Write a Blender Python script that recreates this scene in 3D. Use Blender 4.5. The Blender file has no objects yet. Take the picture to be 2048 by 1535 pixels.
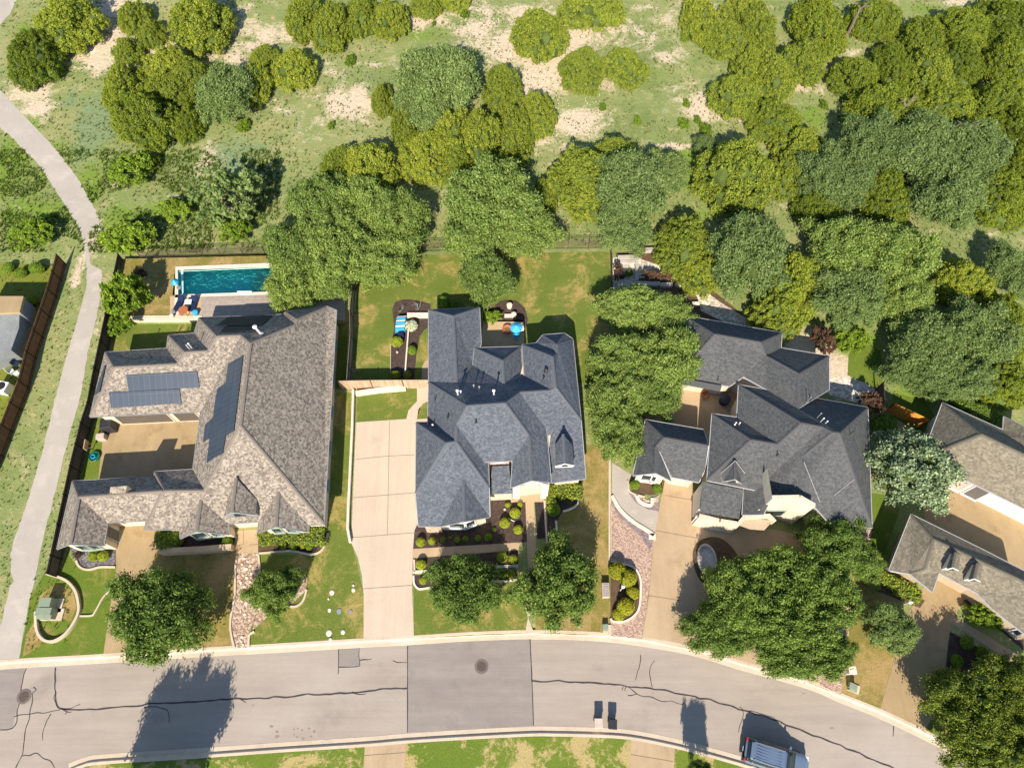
import bpy, math, random
import numpy as np
from mathutils import Vector, Matrix, noise
from mathutils.geometry import tessellate_polygon
# ---------------------------------------------------------------- camera geometry (pixels of the 2048x1535 photograph -> metres)
F = 1422.0; CX = 1024.0; CY = 767.5
PITCH = math.radians(64.0); CAMZ = 62.0
SP, CP = math.sin(PITCH), math.cos(PITCH)
def ray(u, v):
    a = (u-CX)/F; b = (v-CY)/F
    # camera looks north and down: right=(1,0,0), forward=(0,CP,-SP), image down=(0,-SP,-CP)
    return (a, CP-b*SP, -SP-b*CP)
def P(u, v, z=0.0):
    r = ray(u, v); t = (z-CAMZ)/r[2]
    return (r[0]*t, r[1]*t, z)
def ppm(v, z=0.0):
    "pixels per metre across the picture at row v, height z"
    return F*(SP+(v-CY)/F*CP)/(CAMZ-z)
scene = bpy.context.scene
cam_d = bpy.data.cameras.new("camera"); cam = bpy.data.objects.new("camera", cam_d)
scene.collection.objects.link(cam); scene.camera = cam
cam.location = (0, 0, CAMZ); cam.rotation_euler = (math.radians(90)-PITCH, 0, 0)
cam_d.sensor_fit = 'HORIZONTAL'; cam_d.sensor_width = 36.0; cam_d.lens = 36.0*F/2048.0
cam_d.clip_start = 0.5; cam_d.clip_end = 3000
SUN_EL, SUN_AZ = 38.8, 187.5          # the sun stands in the south, a little west; shadows fall up the picture
w = bpy.data.worlds.new("World"); scene.world = w; w.use_nodes = True
nt = w.node_tree; bg = nt.nodes['Background']; sky = nt.nodes.new('ShaderNodeTexSky')
sky.sky_type = 'NISHITA'; sky.sun_disc = False; sky.sun_elevation = math.radians(SUN_EL)
sky.sun_rotation = math.radians(SUN_AZ); sky.altitude = 300; sky.air_density = 1.0; sky.dust_density = 0.4; sky.ozone_density = 1.6
nt.links.new(sky.outputs[0], bg.inputs[0]); bg.inputs[1].default_value = 0.105
sd = bpy.data.lights.new("sun", 'SUN'); so = bpy.data.objects.new("sun", sd); scene.collection.objects.link(so)
sd.energy = 5.0; sd.angle = math.radians(0.5); sd.color = (1.0, 0.895, 0.745)
_az, _el = math.radians(SUN_AZ), math.radians(SUN_EL)
_sv = Vector((math.sin(_az)*math.cos(_el), math.cos(_az)*math.cos(_el), math.sin(_el)))
so.rotation_euler = _sv.to_track_quat('Z', 'Y').to_euler(); so.location = (0, -60, 80)
scene.view_settings.view_transform = 'Standard'; scene.view_settings.look = 'None'
scene.view_settings.exposure = 0.55; scene.view_settings.gamma = 1.0
# ---------------------------------------------------------------- helpers
C = scene.collection
RNG = random.Random(7)
def lin(c):
    return tuple(((x/255.)/12.92 if x/255. <= .04045 else ((x/255.+.055)/1.055)**2.4) for x in c)
def tag(o, label=None, cat=None, group=None, kind=None):
    if label: o['label'] = label
    if cat: o['category'] = cat
    if group: o['group'] = group
    if kind: o['kind'] = kind
    return o
def empty(name, loc, label, cat, group=None, rz=0.0):
    o = bpy.data.objects.new(name, None); C.objects.link(o); o.location = loc; o.rotation_euler = (0, 0, rz)
    o.empty_display_size = .3
    return tag(o, label, cat, group)
def link(name, me, parent=None, keep=True):
    o = bpy.data.objects.new(name, me); C.objects.link(o)
    if parent is not None:
        o.parent = parent
        if keep: o.matrix_parent_inverse = Matrix.LocRotScale(parent.location, parent.rotation_euler, parent.scale).inverted()
    return o
class MB:
    "collects geometry for ONE mesh object"
    def __init__(s): s.v = []; s.f = []; s.m = []; s.uv = {}
    def poly(s, pts, mi=0, up=None):
        b = len(s.v); s.v += [tuple(p) for p in pts]; idx = list(range(b, b+len(pts)))
        if up is not None:
            n = newell(pts)
            if n.dot(Vector(up)) < 0: idx.reverse()
        s.f.append(idx); s.m.append(mi)
    def box(s, c, size, rz=0.0, mi=0, rot=None, taper=1.0):
        R = rot if rot is not None else Matrix.Rotation(rz, 3, 'Z')
        b = len(s.v); hx, hy, hz = size[0]/2, size[1]/2, size[2]/2
        for sx, sy, sz in ((-1,-1,-1),(1,-1,-1),(1,1,-1),(-1,1,-1),(-1,-1,1),(1,-1,1),(1,1,1),(-1,1,1)):
            k = taper if sz > 0 else 1.0
            s.v.append(tuple(Vector(c)+R@Vector((sx*hx*k, sy*hy*k, sz*hz))))
        for q in ((0,3,2,1),(4,5,6,7),(0,1,5,4),(1,2,6,5),(2,3,7,6),(3,0,4,7)):
            s.f.append([b+i for i in q]); s.m.append(mi)
    def tube(s, pts, rad, n=6, mi=0, cap=True):
        rad = rad if isinstance(rad, (list, tuple)) else [rad]*len(pts)
        pts = [Vector(p) for p in pts]; b = len(s.v)
        for i, p in enumerate(pts):
            d = (pts[min(i+1, len(pts)-1)]-pts[max(i-1, 0)])
            d = d.normalized() if d.length > 1e-9 else Vector((0, 0, 1))
            a = d.cross(Vector((0, 0, 1)));  a = a.normalized() if a.length > 1e-3 else Vector((1, 0, 0))
            c = d.cross(a)
            for k in range(n):
                t = 2*math.pi*k/n; s.v.append(tuple(p+(a*math.cos(t)+c*math.sin(t))*rad[i]))
        for i in range(len(pts)-1):
            for k in range(n):
                s.f.append([b+i*n+k, b+i*n+(k+1) % n, b+(i+1)*n+(k+1) % n, b+(i+1)*n+k]); s.m.append(mi)
        if cap:
            s.f.append([b+k for k in range(n)][::-1]); s.m.append(mi)
            s.f.append([b+(len(pts)-1)*n+k for k in range(n)]); s.m.append(mi)
    def lathe(s, c, prof, n=16, mi=0, sx=1.0, sy=1.0):
        b = len(s.v)
        for r, z in prof:
            for k in range(n):
                t = 2*math.pi*k/n; s.v.append((c[0]+r*math.cos(t)*sx, c[1]+r*math.sin(t)*sy, c[2]+z))
        for i in range(len(prof)-1):
            for k in range(n):
                s.f.append([b+i*n+k, b+i*n+(k+1) % n, b+(i+1)*n+(k+1) % n, b+(i+1)*n+k]); s.m.append(mi)
        s.f.append([b+k for k in range(n)][::-1]); s.m.append(mi)
        s.f.append([b+(len(prof)-1)*n+k for k in range(n)]); s.m.append(mi)
    def build(s, name, mats, parent=None, smooth=False, bevel=0.0):
        me = bpy.data.meshes.new(name); me.from_pydata(s.v, [], s.f)
        for m in (mats if isinstance(mats, (list, tuple)) else [mats]): me.materials.append(m)
        me.polygons.foreach_set('material_index', s.m)
        if smooth: me.polygons.foreach_set('use_smooth', [True]*len(s.f))
        me.update(); o = link(name, me, parent)
        if bevel:
            md = o.modifiers.new('bevel', 'BEVEL'); md.width = bevel; md.segments = 2; md.limit_method = 'ANGLE'
        return o
def newell(pts):
    n = Vector((0, 0, 0))
    for i in range(len(pts)):
        a, b = Vector(pts[i]), Vector(pts[(i+1) % len(pts)])
        n += Vector(((a.y-b.y)*(a.z+b.z), (a.z-b.z)*(a.x+b.x), (a.x-b.x)*(a.y+b.y)))
    return n.normalized() if n.length > 0 else Vector((0, 0, 1))
def smooth_line(pts, n=5, closed=False):
    out = []; m = len(pts)
    rng = range(m) if closed else range(m-1)
    for i in rng:
        if closed: a, b, c, d = (pts[(i+k-1) % m] for k in range(4))
        else: a, b, c, d = pts[max(i-1, 0)], pts[i], pts[i+1], pts[min(i+2, m-1)]
        for k in range(n):
            t = k/n
            out.append(tuple(.5*((2*b[j])+(-a[j]+c[j])*t+(2*a[j]-5*b[j]+4*c[j]-d[j])*t*t+(-a[j]+3*b[j]-3*c[j]+d[j])*t**3) for j in range(len(b))))
    if not closed: out.append(tuple(pts[-1]))
    return out
def sheet(name, px, z, m, label=None, cat=None, kind='structure', smooth=False, thick=0.0, jag=0.0, parent=None, world=False):
    pts = smooth_line(px, 5, True) if smooth else list(px)
    w = [Vector(p) if world else Vector(P(p[0], p[1], z)) for p in pts]
    if jag:
        ww = []
        for i, p in enumerate(w):
            q = w[(i+1) % len(w)]; k = max(1, int((q-p).length/.5))
            for j in range(k):
                r = p.lerp(q, j/k); ww.append(r+Vector((noise.noise(r*1.7), noise.noise(r*1.7+Vector((9, 9, 9))), 0))*jag)
        w = ww
    tris = tessellate_polygon([w]); b = MB(); b.v = [tuple(p) for p in w]
    for t in tris:
        t = list(t); n = newell([w[i] for i in t])
        if n.z < 0: t.reverse()
        b.f.append(t); b.m.append(0)
    if thick:
        n = len(w); lo = [(p[0], p[1], p[2]-thick) for p in w]; b.v += lo
        ar = sum(w[i].x*w[(i+1) % n].y-w[(i+1) % n].x*w[i].y for i in range(n))
        for i in range(n):
            j = (i+1) % n; q = [i, i+n, j+n, j] if ar > 0 else [j, j+n, i+n, i]
            b.f.append(q); b.m.append(0)
    o = b.build(name, m, parent)
    if parent is None: tag(o, label, cat, None, kind)
    return o
def ribbon(name, px, z, width, h, m, label=None, cat=None, kind=None, smooth=False, parent=None, builder=None):
    "a strip of rectangular section (a kerb, a low wall, edging) with its top at z"
    pts = smooth_line(px, 5) if smooth else list(px)
    w = [Vector(P(p[0], p[1], z)) for p in pts]; b = builder or MB(); base = len(b.v)
    for i, p in enumerate(w):
        d = w[min(i+1, len(w)-1)]-w[max(i-1, 0)]; d.z = 0; d.normalize(); n = Vector((-d.y, d.x, 0))*width/2
        for q, zz in ((p+n, 0), (p-n, 0), (p-n, -h), (p+n, -h)): b.v.append((q.x, q.y, q.z+zz))
    for i in range(len(w)-1):
        for k in range(4):
            b.f.append([base+i*4+k, base+(i+1)*4+k, base+(i+1)*4+(k+1) % 4, base+i*4+(k+1) % 4][::-1]); b.m.append(0)
    e = base+(len(w)-1)*4
    b.f += [[base+3, base+2, base+1, base][::-1], [e, e+1, e+2, e+3][::-1]]; b.m += [0, 0]
    if builder: return b
    o = b.build(name, m, parent)
    if parent is None: tag(o, label, cat, None, kind)
    return o
# ---------------------------------------------------------------- materials
def new_mat(name, rough=.8, spec=.3):
    m = bpy.data.materials.new(name); m.use_nodes = True; b = m.node_tree.nodes['Principled BSDF']
    b.inputs['Roughness'].default_value = rough; b.inputs['Specular IOR Level'].default_value = spec
    return m, m.node_tree.nodes, m.node_tree.links, b
def n_noise(N, L, co, scale, detail=4, rough=.6, dist=0.0, stretch=None, dim='3D'):
    t = N.new('ShaderNodeTexNoise'); t.inputs['Scale'].default_value = scale; t.inputs['Detail'].default_value = detail
    t.inputs['Roughness'].default_value = rough; t.inputs['Distortion'].default_value = dist
    if stretch:
        mp = N.new('ShaderNodeMapping'); mp.inputs['Scale'].default_value = stretch; L.new(co, mp.inputs[0]); co = mp.outputs[0]
    L.new(co, t.inputs['Vector']); return t.outputs['Fac']
def n_ramp(N, L, fac, stops):
    r = N.new('ShaderNodeValToRGB'); e = r.color_ramp.elements
    while len(e) > 1: e.remove(e[-1])
    e[0].position = stops[0][0]; e[0].color = (*stops[0][1], 1)
    for p, c in stops[1:]:
        q = e.new(p); q.color = (*c, 1)
    L.new(fac, r.inputs[0]); return r.outputs[0]
def n_mix(N, L, fac, a, b, mode='MIX'):
    x = N.new('ShaderNodeMix'); x.data_type = 'RGBA'; x.blend_type = mode
    for s, i in ((fac, 0), (a, 6), (b, 7)):
        if hasattr(s, 'links'): L.new(s, x.inputs[i])
        elif i == 0: x.inputs[0].default_value = s
        else: x.inputs[i].default_value = (*s, 1)
    return x.outputs[2]
def n_math(N, L, op, a, b=None, clamp=False):
    x = N.new('ShaderNodeMath'); x.operation = op; x.use_clamp = clamp
    for s, i in ((a, 0), (b, 1)):
        if s is None: continue
        if hasattr(s, 'links'): L.new(s, x.inputs[i])
        else: x.inputs[i].default_value = s
    return x.outputs[0]
def n_step(N, L, fac, lo, hi):
    x = N.new('ShaderNodeMapRange'); x.interpolation_type = 'SMOOTHSTEP'; x.inputs[1].default_value = lo; x.inputs[2].default_value = hi
    L.new(fac, x.inputs[0]); return x.outputs[0]
def n_bump(N, L, b, h, strength, dist):
    x = N.new('ShaderNodeBump'); x.inputs['Strength'].default_value = strength; x.inputs['Distance'].default_value = dist
    L.new(h, x.inputs['Height']); L.new(x.outputs[0], b.inputs['Normal'])
def coords(N, kind='Object'):
    return N.new('ShaderNodeTexCoord').outputs[kind]
def flat(name, c, rough=.6, spec=.4, metal=0.0, var=.12, scale=6.0):
    m, N, L, b = new_mat(name, rough, spec); b.inputs['Metallic'].default_value = metal
    f = n_noise(N, L, coords(N), scale, 4)
    L.new(n_ramp(N, L, f, [(.3, tuple(x*(1-var) for x in c)), (.7, tuple(min(1, x*(1+var)) for x in c))]), b.inputs['Base Color']); return m
def mottled(name, cols, scales, rough=.9, bump=.3, bscale=20, bdist=.02, stretch=None, specks=None, spec=.15):
    "cols: base pair, then for each further scale a colour mixed in where its noise is high"
    m, N, L, b = new_mat(name, rough, spec); co = coords(N)
    c = n_ramp(N, L, n_noise(N, L, co, scales[0], 6, .65, stretch=stretch), [(.35, cols[0]), (.65, cols[1])])
    for k, (col, lo, hi) in enumerate(cols[2:]):
        f = n_step(N, L, n_noise(N, L, co, scales[1+k], 5, .6, .4), lo, hi); c = n_mix(N, L, f, c, col)
    if specks:
        col, sc, lo, hi = specks
        c = n_mix(N, L, n_step(N, L, n_noise(N, L, co, sc, 2, .5), lo, hi), c, col)
    if name.startswith('road') or 'driveway' in name:
        sp_ = n_noise(N, L, co, 1.1, 7, .8, 1.5)
        c = n_mix(N, L, n_step(N, L, sp_, .60, .80), c, tuple(x*.78 for x in cols[0]))
        st_ = n_noise(N, L, co, 1.0, 6, .75, stretch=(.05, 1.6, 1) if name.startswith('road') else (1.6, .06, 1))
        c = n_mix(N, L, .55, c, n_ramp(N, L, st_, [(.3, (.44, .44, .44)), (.7, (.56, .56, .56))]), 'OVERLAY')
    fine = n_noise(N, L, co, bscale, 5, .7)
    c = n_mix(N, L, .5, c, n_ramp(N, L, fine, [(.3, (.35, .35, .35)), (.7, (.65, .65, .65))]), 'OVERLAY')
    L.new(c, b.inputs['Base Color']); n_bump(N, L, b, fine, bump, bdist); return m
M = {}
M['road'] = mottled('road_asphalt', [(.36, .305, .258), (.425, .365, .31), ((.28, .24, .21), .54, .78), ((.45, .395, .345), .55, .75)], [.12, .16, .05], .95, .25, 28, .01, stretch=(1, 3, 1))
M['road_patch'] = mottled('road_patch_asphalt', [(.27, .235, .212), (.32, .282, .255), ((.24, .212, .195), .5, .8)], [.2, .5], .95, .25, 30, .01, stretch=(1, 3, 1))
M['stain'] = flat('oil_stain', (.27, .235, .215), .9, .1)
M['seal'] = flat('crack_sealant', (.055, .045, .05), .6, .4, var=.3)
M['kerb'] = mottled('kerb_concrete', [(.56, .46, .35), (.66, .55, .43), ((.42, .31, .24), .6, .85)], [.5, .8], .9, .3, 18, .01)
M['drive'] = mottled('driveway_concrete', [(.56, .455, .35), (.62, .51, .395), ((.50, .40, .30), .56, .82)], [.15, .35], .9, .2, 25, .006)
M['drive_tan'] = mottled('tan_driveway_concrete', [(.36, .265, .145), (.44, .325, .185), ((.30, .215, .115), .5, .8)], [.25, .6], .9, .2, 25, .006)
M['drive_pink'] = mottled('beige_driveway_concrete', [(.44, .325, .205), (.52, .39, .25), ((.37, .27, .17), .52, .8)], [.2, .5], .9, .2, 25, .006)
M['joint'] = flat('expansion_joint', (.22, .17, .13), .9, .1)
M['lane'] = mottled('lane_gravel', [(.42, .38, .33), (.48, .435, .38), ((.53, .47, .41), .5, .7)], [.2, .5], .95, .3, 22, .01)
M['patio'] = mottled('patio_concrete', [(.50, .36, .20), (.56, .42, .25)], [.6], .9, .2, 20, .01)
M['deck'] = None
def lawn(name, g1, g2, straw, lo, hi, sc=.35, fine=9):
    m, N, L, b = new_mat(name, .95, .1); co = coords(N)
    c = n_ramp(N, L, n_noise(N, L, co, .22, 5, .7), [(.3, g1), (.7, g2)])
    f = n_noise(N, L, co, sc, 6, .72, .6); g = n_noise(N, L, co, 2.6, 5, .8)
    f2 = n_math(N, L, 'ADD', n_math(N, L, 'MULTIPLY', f, .75), n_math(N, L, 'MULTIPLY', g, .25))
    c = n_mix(N, L, n_step(N, L, f2, lo, hi), c, straw)
    h = n_noise(N, L, co, fine, 5, .8)
    c = n_mix(N, L, .75, c, n_ramp(N, L, h, [(.3, (.28, .28, .28)), (.7, (.72, .72, .72))]), 'OVERLAY')
    L.new(c, b.inputs['Base Color']); n_bump(N, L, b, h, .6, .06); return m
M['lawn'] = lawn('mown_lawn', (.115, .165, .028), (.165, .20, .04), (.38, .29, .10), .47, .62)
M['lawn_green'] = lawn('green_lawn', (.10, .165, .02), (.155, .205, .032), (.32, .25, .085), .52, .70)
M['lawn_dry'] = lawn('dry_lawn', (.20, .18, .045), (.25, .21, .055), (.40, .28, .12), .42, .6)
M['lawn_opposite'] = lawn('patchy_lawn', (.12, .19, .025), (.17, .22, .035), (.46, .36, .16), .49, .56, .28)
M['turf'] = lawn('putting_turf', (.16, .20, .03), (.20, .22, .04), (.25, .24, .06), .5, .8)
M['mulch'] = mottled('mulch', [(.060, .042, .036), (.10, .070, .058), ((.14, .095, .07), .55, .7)], [3, 8], .95, .9, 14, .04)
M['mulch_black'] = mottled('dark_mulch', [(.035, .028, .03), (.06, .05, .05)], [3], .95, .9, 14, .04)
M['mulch_brown'] = mottled('brown_mulch', [(.10, .068, .04), (.15, .10, .06)], [3], .95, .9, 14, .04)
def gravel(name, c1, c2, c3, sc):
    m, N, L, b = new_mat(name, .9, .2); co = coords(N)
    v = N.new('ShaderNodeTexVoronoi'); v.inputs['Scale'].default_value = sc; L.new(co, v.inputs['Vector'])
    s = N.new('ShaderNodeSeparateColor'); L.new(v.outputs['Color'], s.inputs[0])
    c = n_ramp(N, L, s.outputs[0], [(.15, c1), (.5, c2), (.85, c3)])
    L.new(c, b.inputs['Base Color']); n_bump(N, L, b, n_math(N, L, 'SUBTRACT', 1.0, v.outputs['Distance']), .7, .06); return m
M['gravel_pink'] = gravel('pink_gravel', (.34, .22, .165), (.46, .32, .25), (.56, .42, .34), 9)
M['gravel_river'] = gravel('river_gravel', (.30, .19, .13), (.44, .31, .22), (.60, .50, .42), 7)
M['gravel_purple'] = gravel('purple_pavers', (.20, .155, .16), (.25, .20, .21), (.31, .25, .26), 5)
M['gravel_white'] = gravel('white_limestone_gravel', (.42, .36, .29), (.62, .55, .46), (.74, .68, .58), 4)
M['gravel_grey'] = gravel('grey_gravel', (.09, .085, .095), (.15, .14, .15), (.24, .22, .22), 7)
M['stone_white'] = mottled('white_limestone', [(.66, .58, .47), (.80, .73, .62), ((.45, .38, .30), .6, .8)], [1.5, 3], .85, .5, 9, .03)
M['stone_grey'] = mottled('grey_limestone', [(.40, .37, .33), (.55, .51, .46), ((.25, .22, .2), .6, .8)], [1.2, 3], .9, .5, 9, .03)
def shingles(name, c1, c2, mortar, bw, bh, big, nz=None):
    m, N, L, b = new_mat(name, .92, .12); uv = N.new('ShaderNodeUVMap').outputs[0]; co = coords(N)
    br = N.new('ShaderNodeTexBrick'); L.new(uv, br.inputs['Vector']); br.offset = .5; br.inputs['Scale'].default_value = 1.0
    br.inputs['Brick Width'].default_value = bw; br.inputs['Row Height'].default_value = bh
    br.inputs['Mortar Size'].default_value = .012; br.inputs['Mortar Smooth'].default_value = .6
    br.inputs['Color1'].default_value = (*c1, 1); br.inputs['Color2'].default_value = (*c2, 1); br.inputs['Mortar'].default_value = (*mortar, 1)
    br.inputs['Bias'].default_value = 0.0
    mp = N.new('ShaderNodeMapping'); mp.inputs['Scale'].default_value = (1/(bw*1.1), 1/(bh*1.3), 1); L.new(uv, mp.inputs[0])
    v = N.new('ShaderNodeTexVoronoi'); v.inputs['Scale'].default_value = 1.0; L.new(mp.outputs[0], v.inputs['Vector'])
    s = N.new('ShaderNodeSeparateColor'); L.new(v.outputs['Color'], s.inputs[0])
    c = n_mix(N, L, .62, br.outputs['Color'], n_ramp(N, L, s.outputs[0], [(.1, c2), (.55, tuple((p+q)/2 for p, q in zip(c1, c2))), (.9, c1)]))
    f = n_noise(N, L, co, big, 5, .7, stretch=(1, 1, 1))
    c = n_mix(N, L, .22, c, n_ramp(N, L, f, [(.3, (.4, .4, .4)), (.7, (.6, .6, .6))]), 'OVERLAY')
    L.new(c, b.inputs['Base Color']); n_bump(N, L, b, br.outputs['Fac'], -.2, .003); return m
M['roof_brown'] = shingles('brown_grey_shingles', (.455, .395, .325), (.135, .114, .096), (.08, .068, .06), .16, .12, .5)
M['roof_slate'] = shingles('slate_blue_shingles', (.165, .182, .212), (.080, .092, .113), (.055, .06, .07), .17, .12, .6)
M['roof_grey'] = shingles('charcoal_shingles', (.138, .140, .138), (.070, .075, .080), (.05, .05, .055), .17, .12, .6)
M['roof_olive'] = shingles('olive_grey_shingles', (.29, .255, .19), (.15, .132, .10), (.08, .07, .055), .2, .13, .6)
M['cap_brown'] = flat('brown_ridge_cap', (.235, .20, .17), .9, .1)
M['cap_slate'] = flat('slate_ridge_cap', (.125, .135, .155), .9, .1)
M['cap_grey'] = flat('charcoal_ridge_cap', (.10, .10, .105), .9, .1)
M['cap_olive'] = flat('olive_ridge_cap', (.15, .135, .105), .9, .1)
M['gutter_white'] = flat('white_gutter', (.45, .45, .46), .5, .4)
M['gutter_pale'] = flat('pale_gutter', (.36, .36, .37), .5, .4)
M['gutter_grey'] = flat('grey_gutter', (.30, .30, .30), .5, .4)
M['gutter_brown'] = flat('taupe_gutter', (.25, .21, .18), .5, .4)
M['stucco_cream'] = mottled('cream_limestone_wall', [(.62, .54, .41), (.72, .64, .51), ((.52, .44, .32), .58, .7)], [.8, 2.5], .9, .3, 6, .02)
M['stucco_white'] = mottled('white_stucco', [(.70, .66, .58), (.78, .74, .67)], [.8], .9, .2, 14, .01)
M['stucco_tan'] = mottled('tan_stucco', [(.46, .36, .25), (.54, .43, .31)], [.8], .9, .2, 14, .01)
M['siding_grey'] = mottled('grey_siding', [(.20, .215, .22), (.25, .265, .27)], [.8], .7, .3, 5, .02, stretch=(1, 1, 6))
M['brick_pink'] = gravel('pink_brick', (.40, .25, .19), (.54, .38, .30), (.68, .54, .44), 6)
M['glass'] = flat('window_glass', (.03, .045, .05), .08, .6)
M['frame_white'] = flat('white_frame', (.75, .75, .73), .5, .4)
M['frame_green'] = flat('sage_frame', (.34, .42, .36), .6, .3)
M['shutter'] = flat('dark_shutter', (.14, .125, .12), .7, .3)
M['garage_door'] = flat('bronze_garage_door', (.115, .098, .085), .5, .4)
M['metal_white'] = flat('white_pipe', (.72, .70, .70), .4, .5)
M['metal_black'] = flat('black_metal', (.025, .024, .024), .5, .4)
M['fence_iron'] = flat('bronze_iron', (.10, .065, .05), .6, .3)
M['metal_grey'] = flat('galvanised_metal', (.34, .35, .36), .4, .5, .3)
def solar():
    m, N, L, b = new_mat('solar_panel', .22, .5); co = N.new('ShaderNodeUVMap').outputs[0]
    br = N.new('ShaderNodeTexBrick'); L.new(co, br.inputs['Vector']); br.offset = 0; br.inputs['Scale'].default_value = 1
    br.inputs['Brick Width'].default_value = .5; br.inputs['Row Height'].default_value = 1.7; br.inputs['Mortar Size'].default_value = .012
    br.inputs['Color1'].default_value = (.030, .048, .078, 1); br.inputs['Color2'].default_value = (.036, .056, .088, 1); br.inputs['Mortar'].default_value = (.10, .125, .155, 1)
    L.new(br.outputs['Color'], b.inputs['Base Color']); return m
M['solar'] = solar()
M['solar_shaded'] = flat('shaded_solar_panel', (.022, .026, .032), .6, .2)  # darker copy for the north slope's panels, shade put into the colour
M['solar'].node_tree.nodes['Principled BSDF'].inputs['Roughness'].default_value = .38
def boards(name, c1, c2, w, axis_uv=True, rough=.85):
    m, N, L, b = new_mat(name, rough, .2); co = N.new('ShaderNodeUVMap').outputs[0]
    br = N.new('ShaderNodeTexBrick'); L.new(co, br.inputs['Vector']); br.offset = 0; br.inputs['Scale'].default_value = 1
    br.inputs['Brick Width'].default_value = w; br.inputs['Row Height'].default_value = 40; br.inputs['Mortar Size'].default_value = w*.05
    br.inputs['Color1'].default_value = (*c1, 1); br.inputs['Color2'].default_value = (*c2, 1); br.inputs['Mortar'].default_value = tuple([x*.3 for x in c1]+[1])
    f = n_noise(N, L, coords(N), 2.5, 5, .7)
    c = n_mix(N, L, .6, br.outputs['Color'], n_ramp(N, L, f, [(.3, (.35, .35, .35)), (.7, (.65, .65, .65))]), 'OVERLAY')
    L.new(c, b.inputs['Base Color']); return m
M['boards_brown'] = boards('brown_fence_boards', (.17, .085, .045), (.22, .115, .06), .15)
M['boards_dark'] = boards('dark_fence_boards', (.09, .07, .058), (.13, .10, .08), .15)
M['boards_tan'] = boards('tan_fence_boards', (.44, .30, .20), (.56, .42, .31), .15)
M['boards_grey'] = boards('weathered_fence_boards', (.26, .21, .175), (.34, .28, .24), .15)
M['boards_orange'] = boards('orange_fence_boards', (.62, .27, .045), (.72, .34, .07), .15)
M['deck'] = boards('deck_boards', (.36, .30, .25), (.44, .37, .31), .15)
def foliage(name, c1, c2, c3, tr=.25, var=.25):
    m, N, L, b = new_mat(name, .75, .15); out = N['Material Output']
    g = N.new('ShaderNodeNewGeometry'); oi = N.new('ShaderNodeObjectInfo')
    c = n_ramp(N, L, g.outputs['Random Per Island'], [(.05, c1), (.55, c2), (.95, c3)])
    f = n_noise(N, L, coords(N), .9, 3, .6)
    c = n_mix(N, L, .45, c, n_ramp(N, L, f, [(.32, (.38, .40, .38)), (.68, (.62, .60, .58))]), 'OVERLAY')
    c = n_mix(N, L, 1.0, c, n_ramp(N, L, oi.outputs['Random'], [(0, (1-var, 1-var*.7, 1-var*.6)), (1, (1+var*.3, 1+var*.35, 1+var*.3))]), 'MULTIPLY')
    L.new(c, b.inputs['Base Color'])
    t = N.new('ShaderNodeBsdfTranslucent'); L.new(c, t.inputs['Color']); mx = N.new('ShaderNodeMixShader'); mx.inputs[0].default_value = tr
    L.new(b.outputs[0], mx.inputs[1]); L.new(t.outputs[0], mx.inputs[2]); L.new(mx.outputs[0], out.inputs['Surface']); return m
M['juniper'] = foliage('juniper_foliage', (.25, .30, .035), (.405, .46, .058), (.57, .605, .105), .45)
M['juniper_dark'] = foliage('dark_juniper_foliage', (.175, .235, .025), (.305, .37, .042), (.43, .48, .07), .45)
M['oak'] = foliage('oak_foliage', (.17, .25, .05), (.335, .435, .10), (.53, .62, .19), .45)
M['oak_front'] = foliage('front_oak_foliage', (.105, .175, .032), (.215, .315, .06), (.38, .475, .12), .4)
M['oak_grey'] = foliage('grey_oak_foliage', (.165, .235, .07), (.275, .37, .12), (.41, .50, .185), .45)
M['leaf_bright'] = foliage('bright_leaves', (.13, .23, .02), (.24, .35, .035), (.38, .47, .06))
M['leaf_silver'] = foliage('silver_leaves', (.12, .18, .095), (.26, .34, .18), (.46, .53, .32))
M['leaf_dark'] = foliage('dark_oak_foliage', (.10, .14, .018), (.20, .255, .032), (.33, .37, .06))
M['shrub'] = foliage('boxwood_leaves', (.20, .26, .02), (.34, .39, .03), (.50, .51, .05), .2)
M['shrub_yellow'] = foliage('golden_privet_leaves', (.20, .21, .015), (.34, .33, .02), (.48, .43, .04), .15)
M['shrub_green'] = foliage('green_shrub_leaves', (.09, .16, .015), (.17, .26, .022), (.29, .38, .04), .2)
M['shrub_red'] = foliage('reddish_shrub_leaves', (.10, .05, .035), (.17, .085, .055), (.24, .15, .09), .15)
M['flowers_white'] = foliage('white_flowers', (.20, .25, .08), (.62, .62, .42), (.8, .8, .68), .1)
M['inner'] = flat('shaded_inner_foliage', (.09, .125, .032), .95, .05, var=.4, scale=2)  # inner foliage cores; shade of the leaf gaps put into the dark colour
M['bark'] = mottled('bark', [(.16, .125, .095), (.26, .21, .17)], [3], .95, .6, 12, .03)
M['grass_blades'] = foliage('grass_blades', (.12, .16, .03), (.22, .24, .06), (.42, .36, .17), .3)
M['weeds'] = foliage('weeds', (.085, .145, .02), (.15, .215, .03), (.25, .30, .05), .3)
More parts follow.
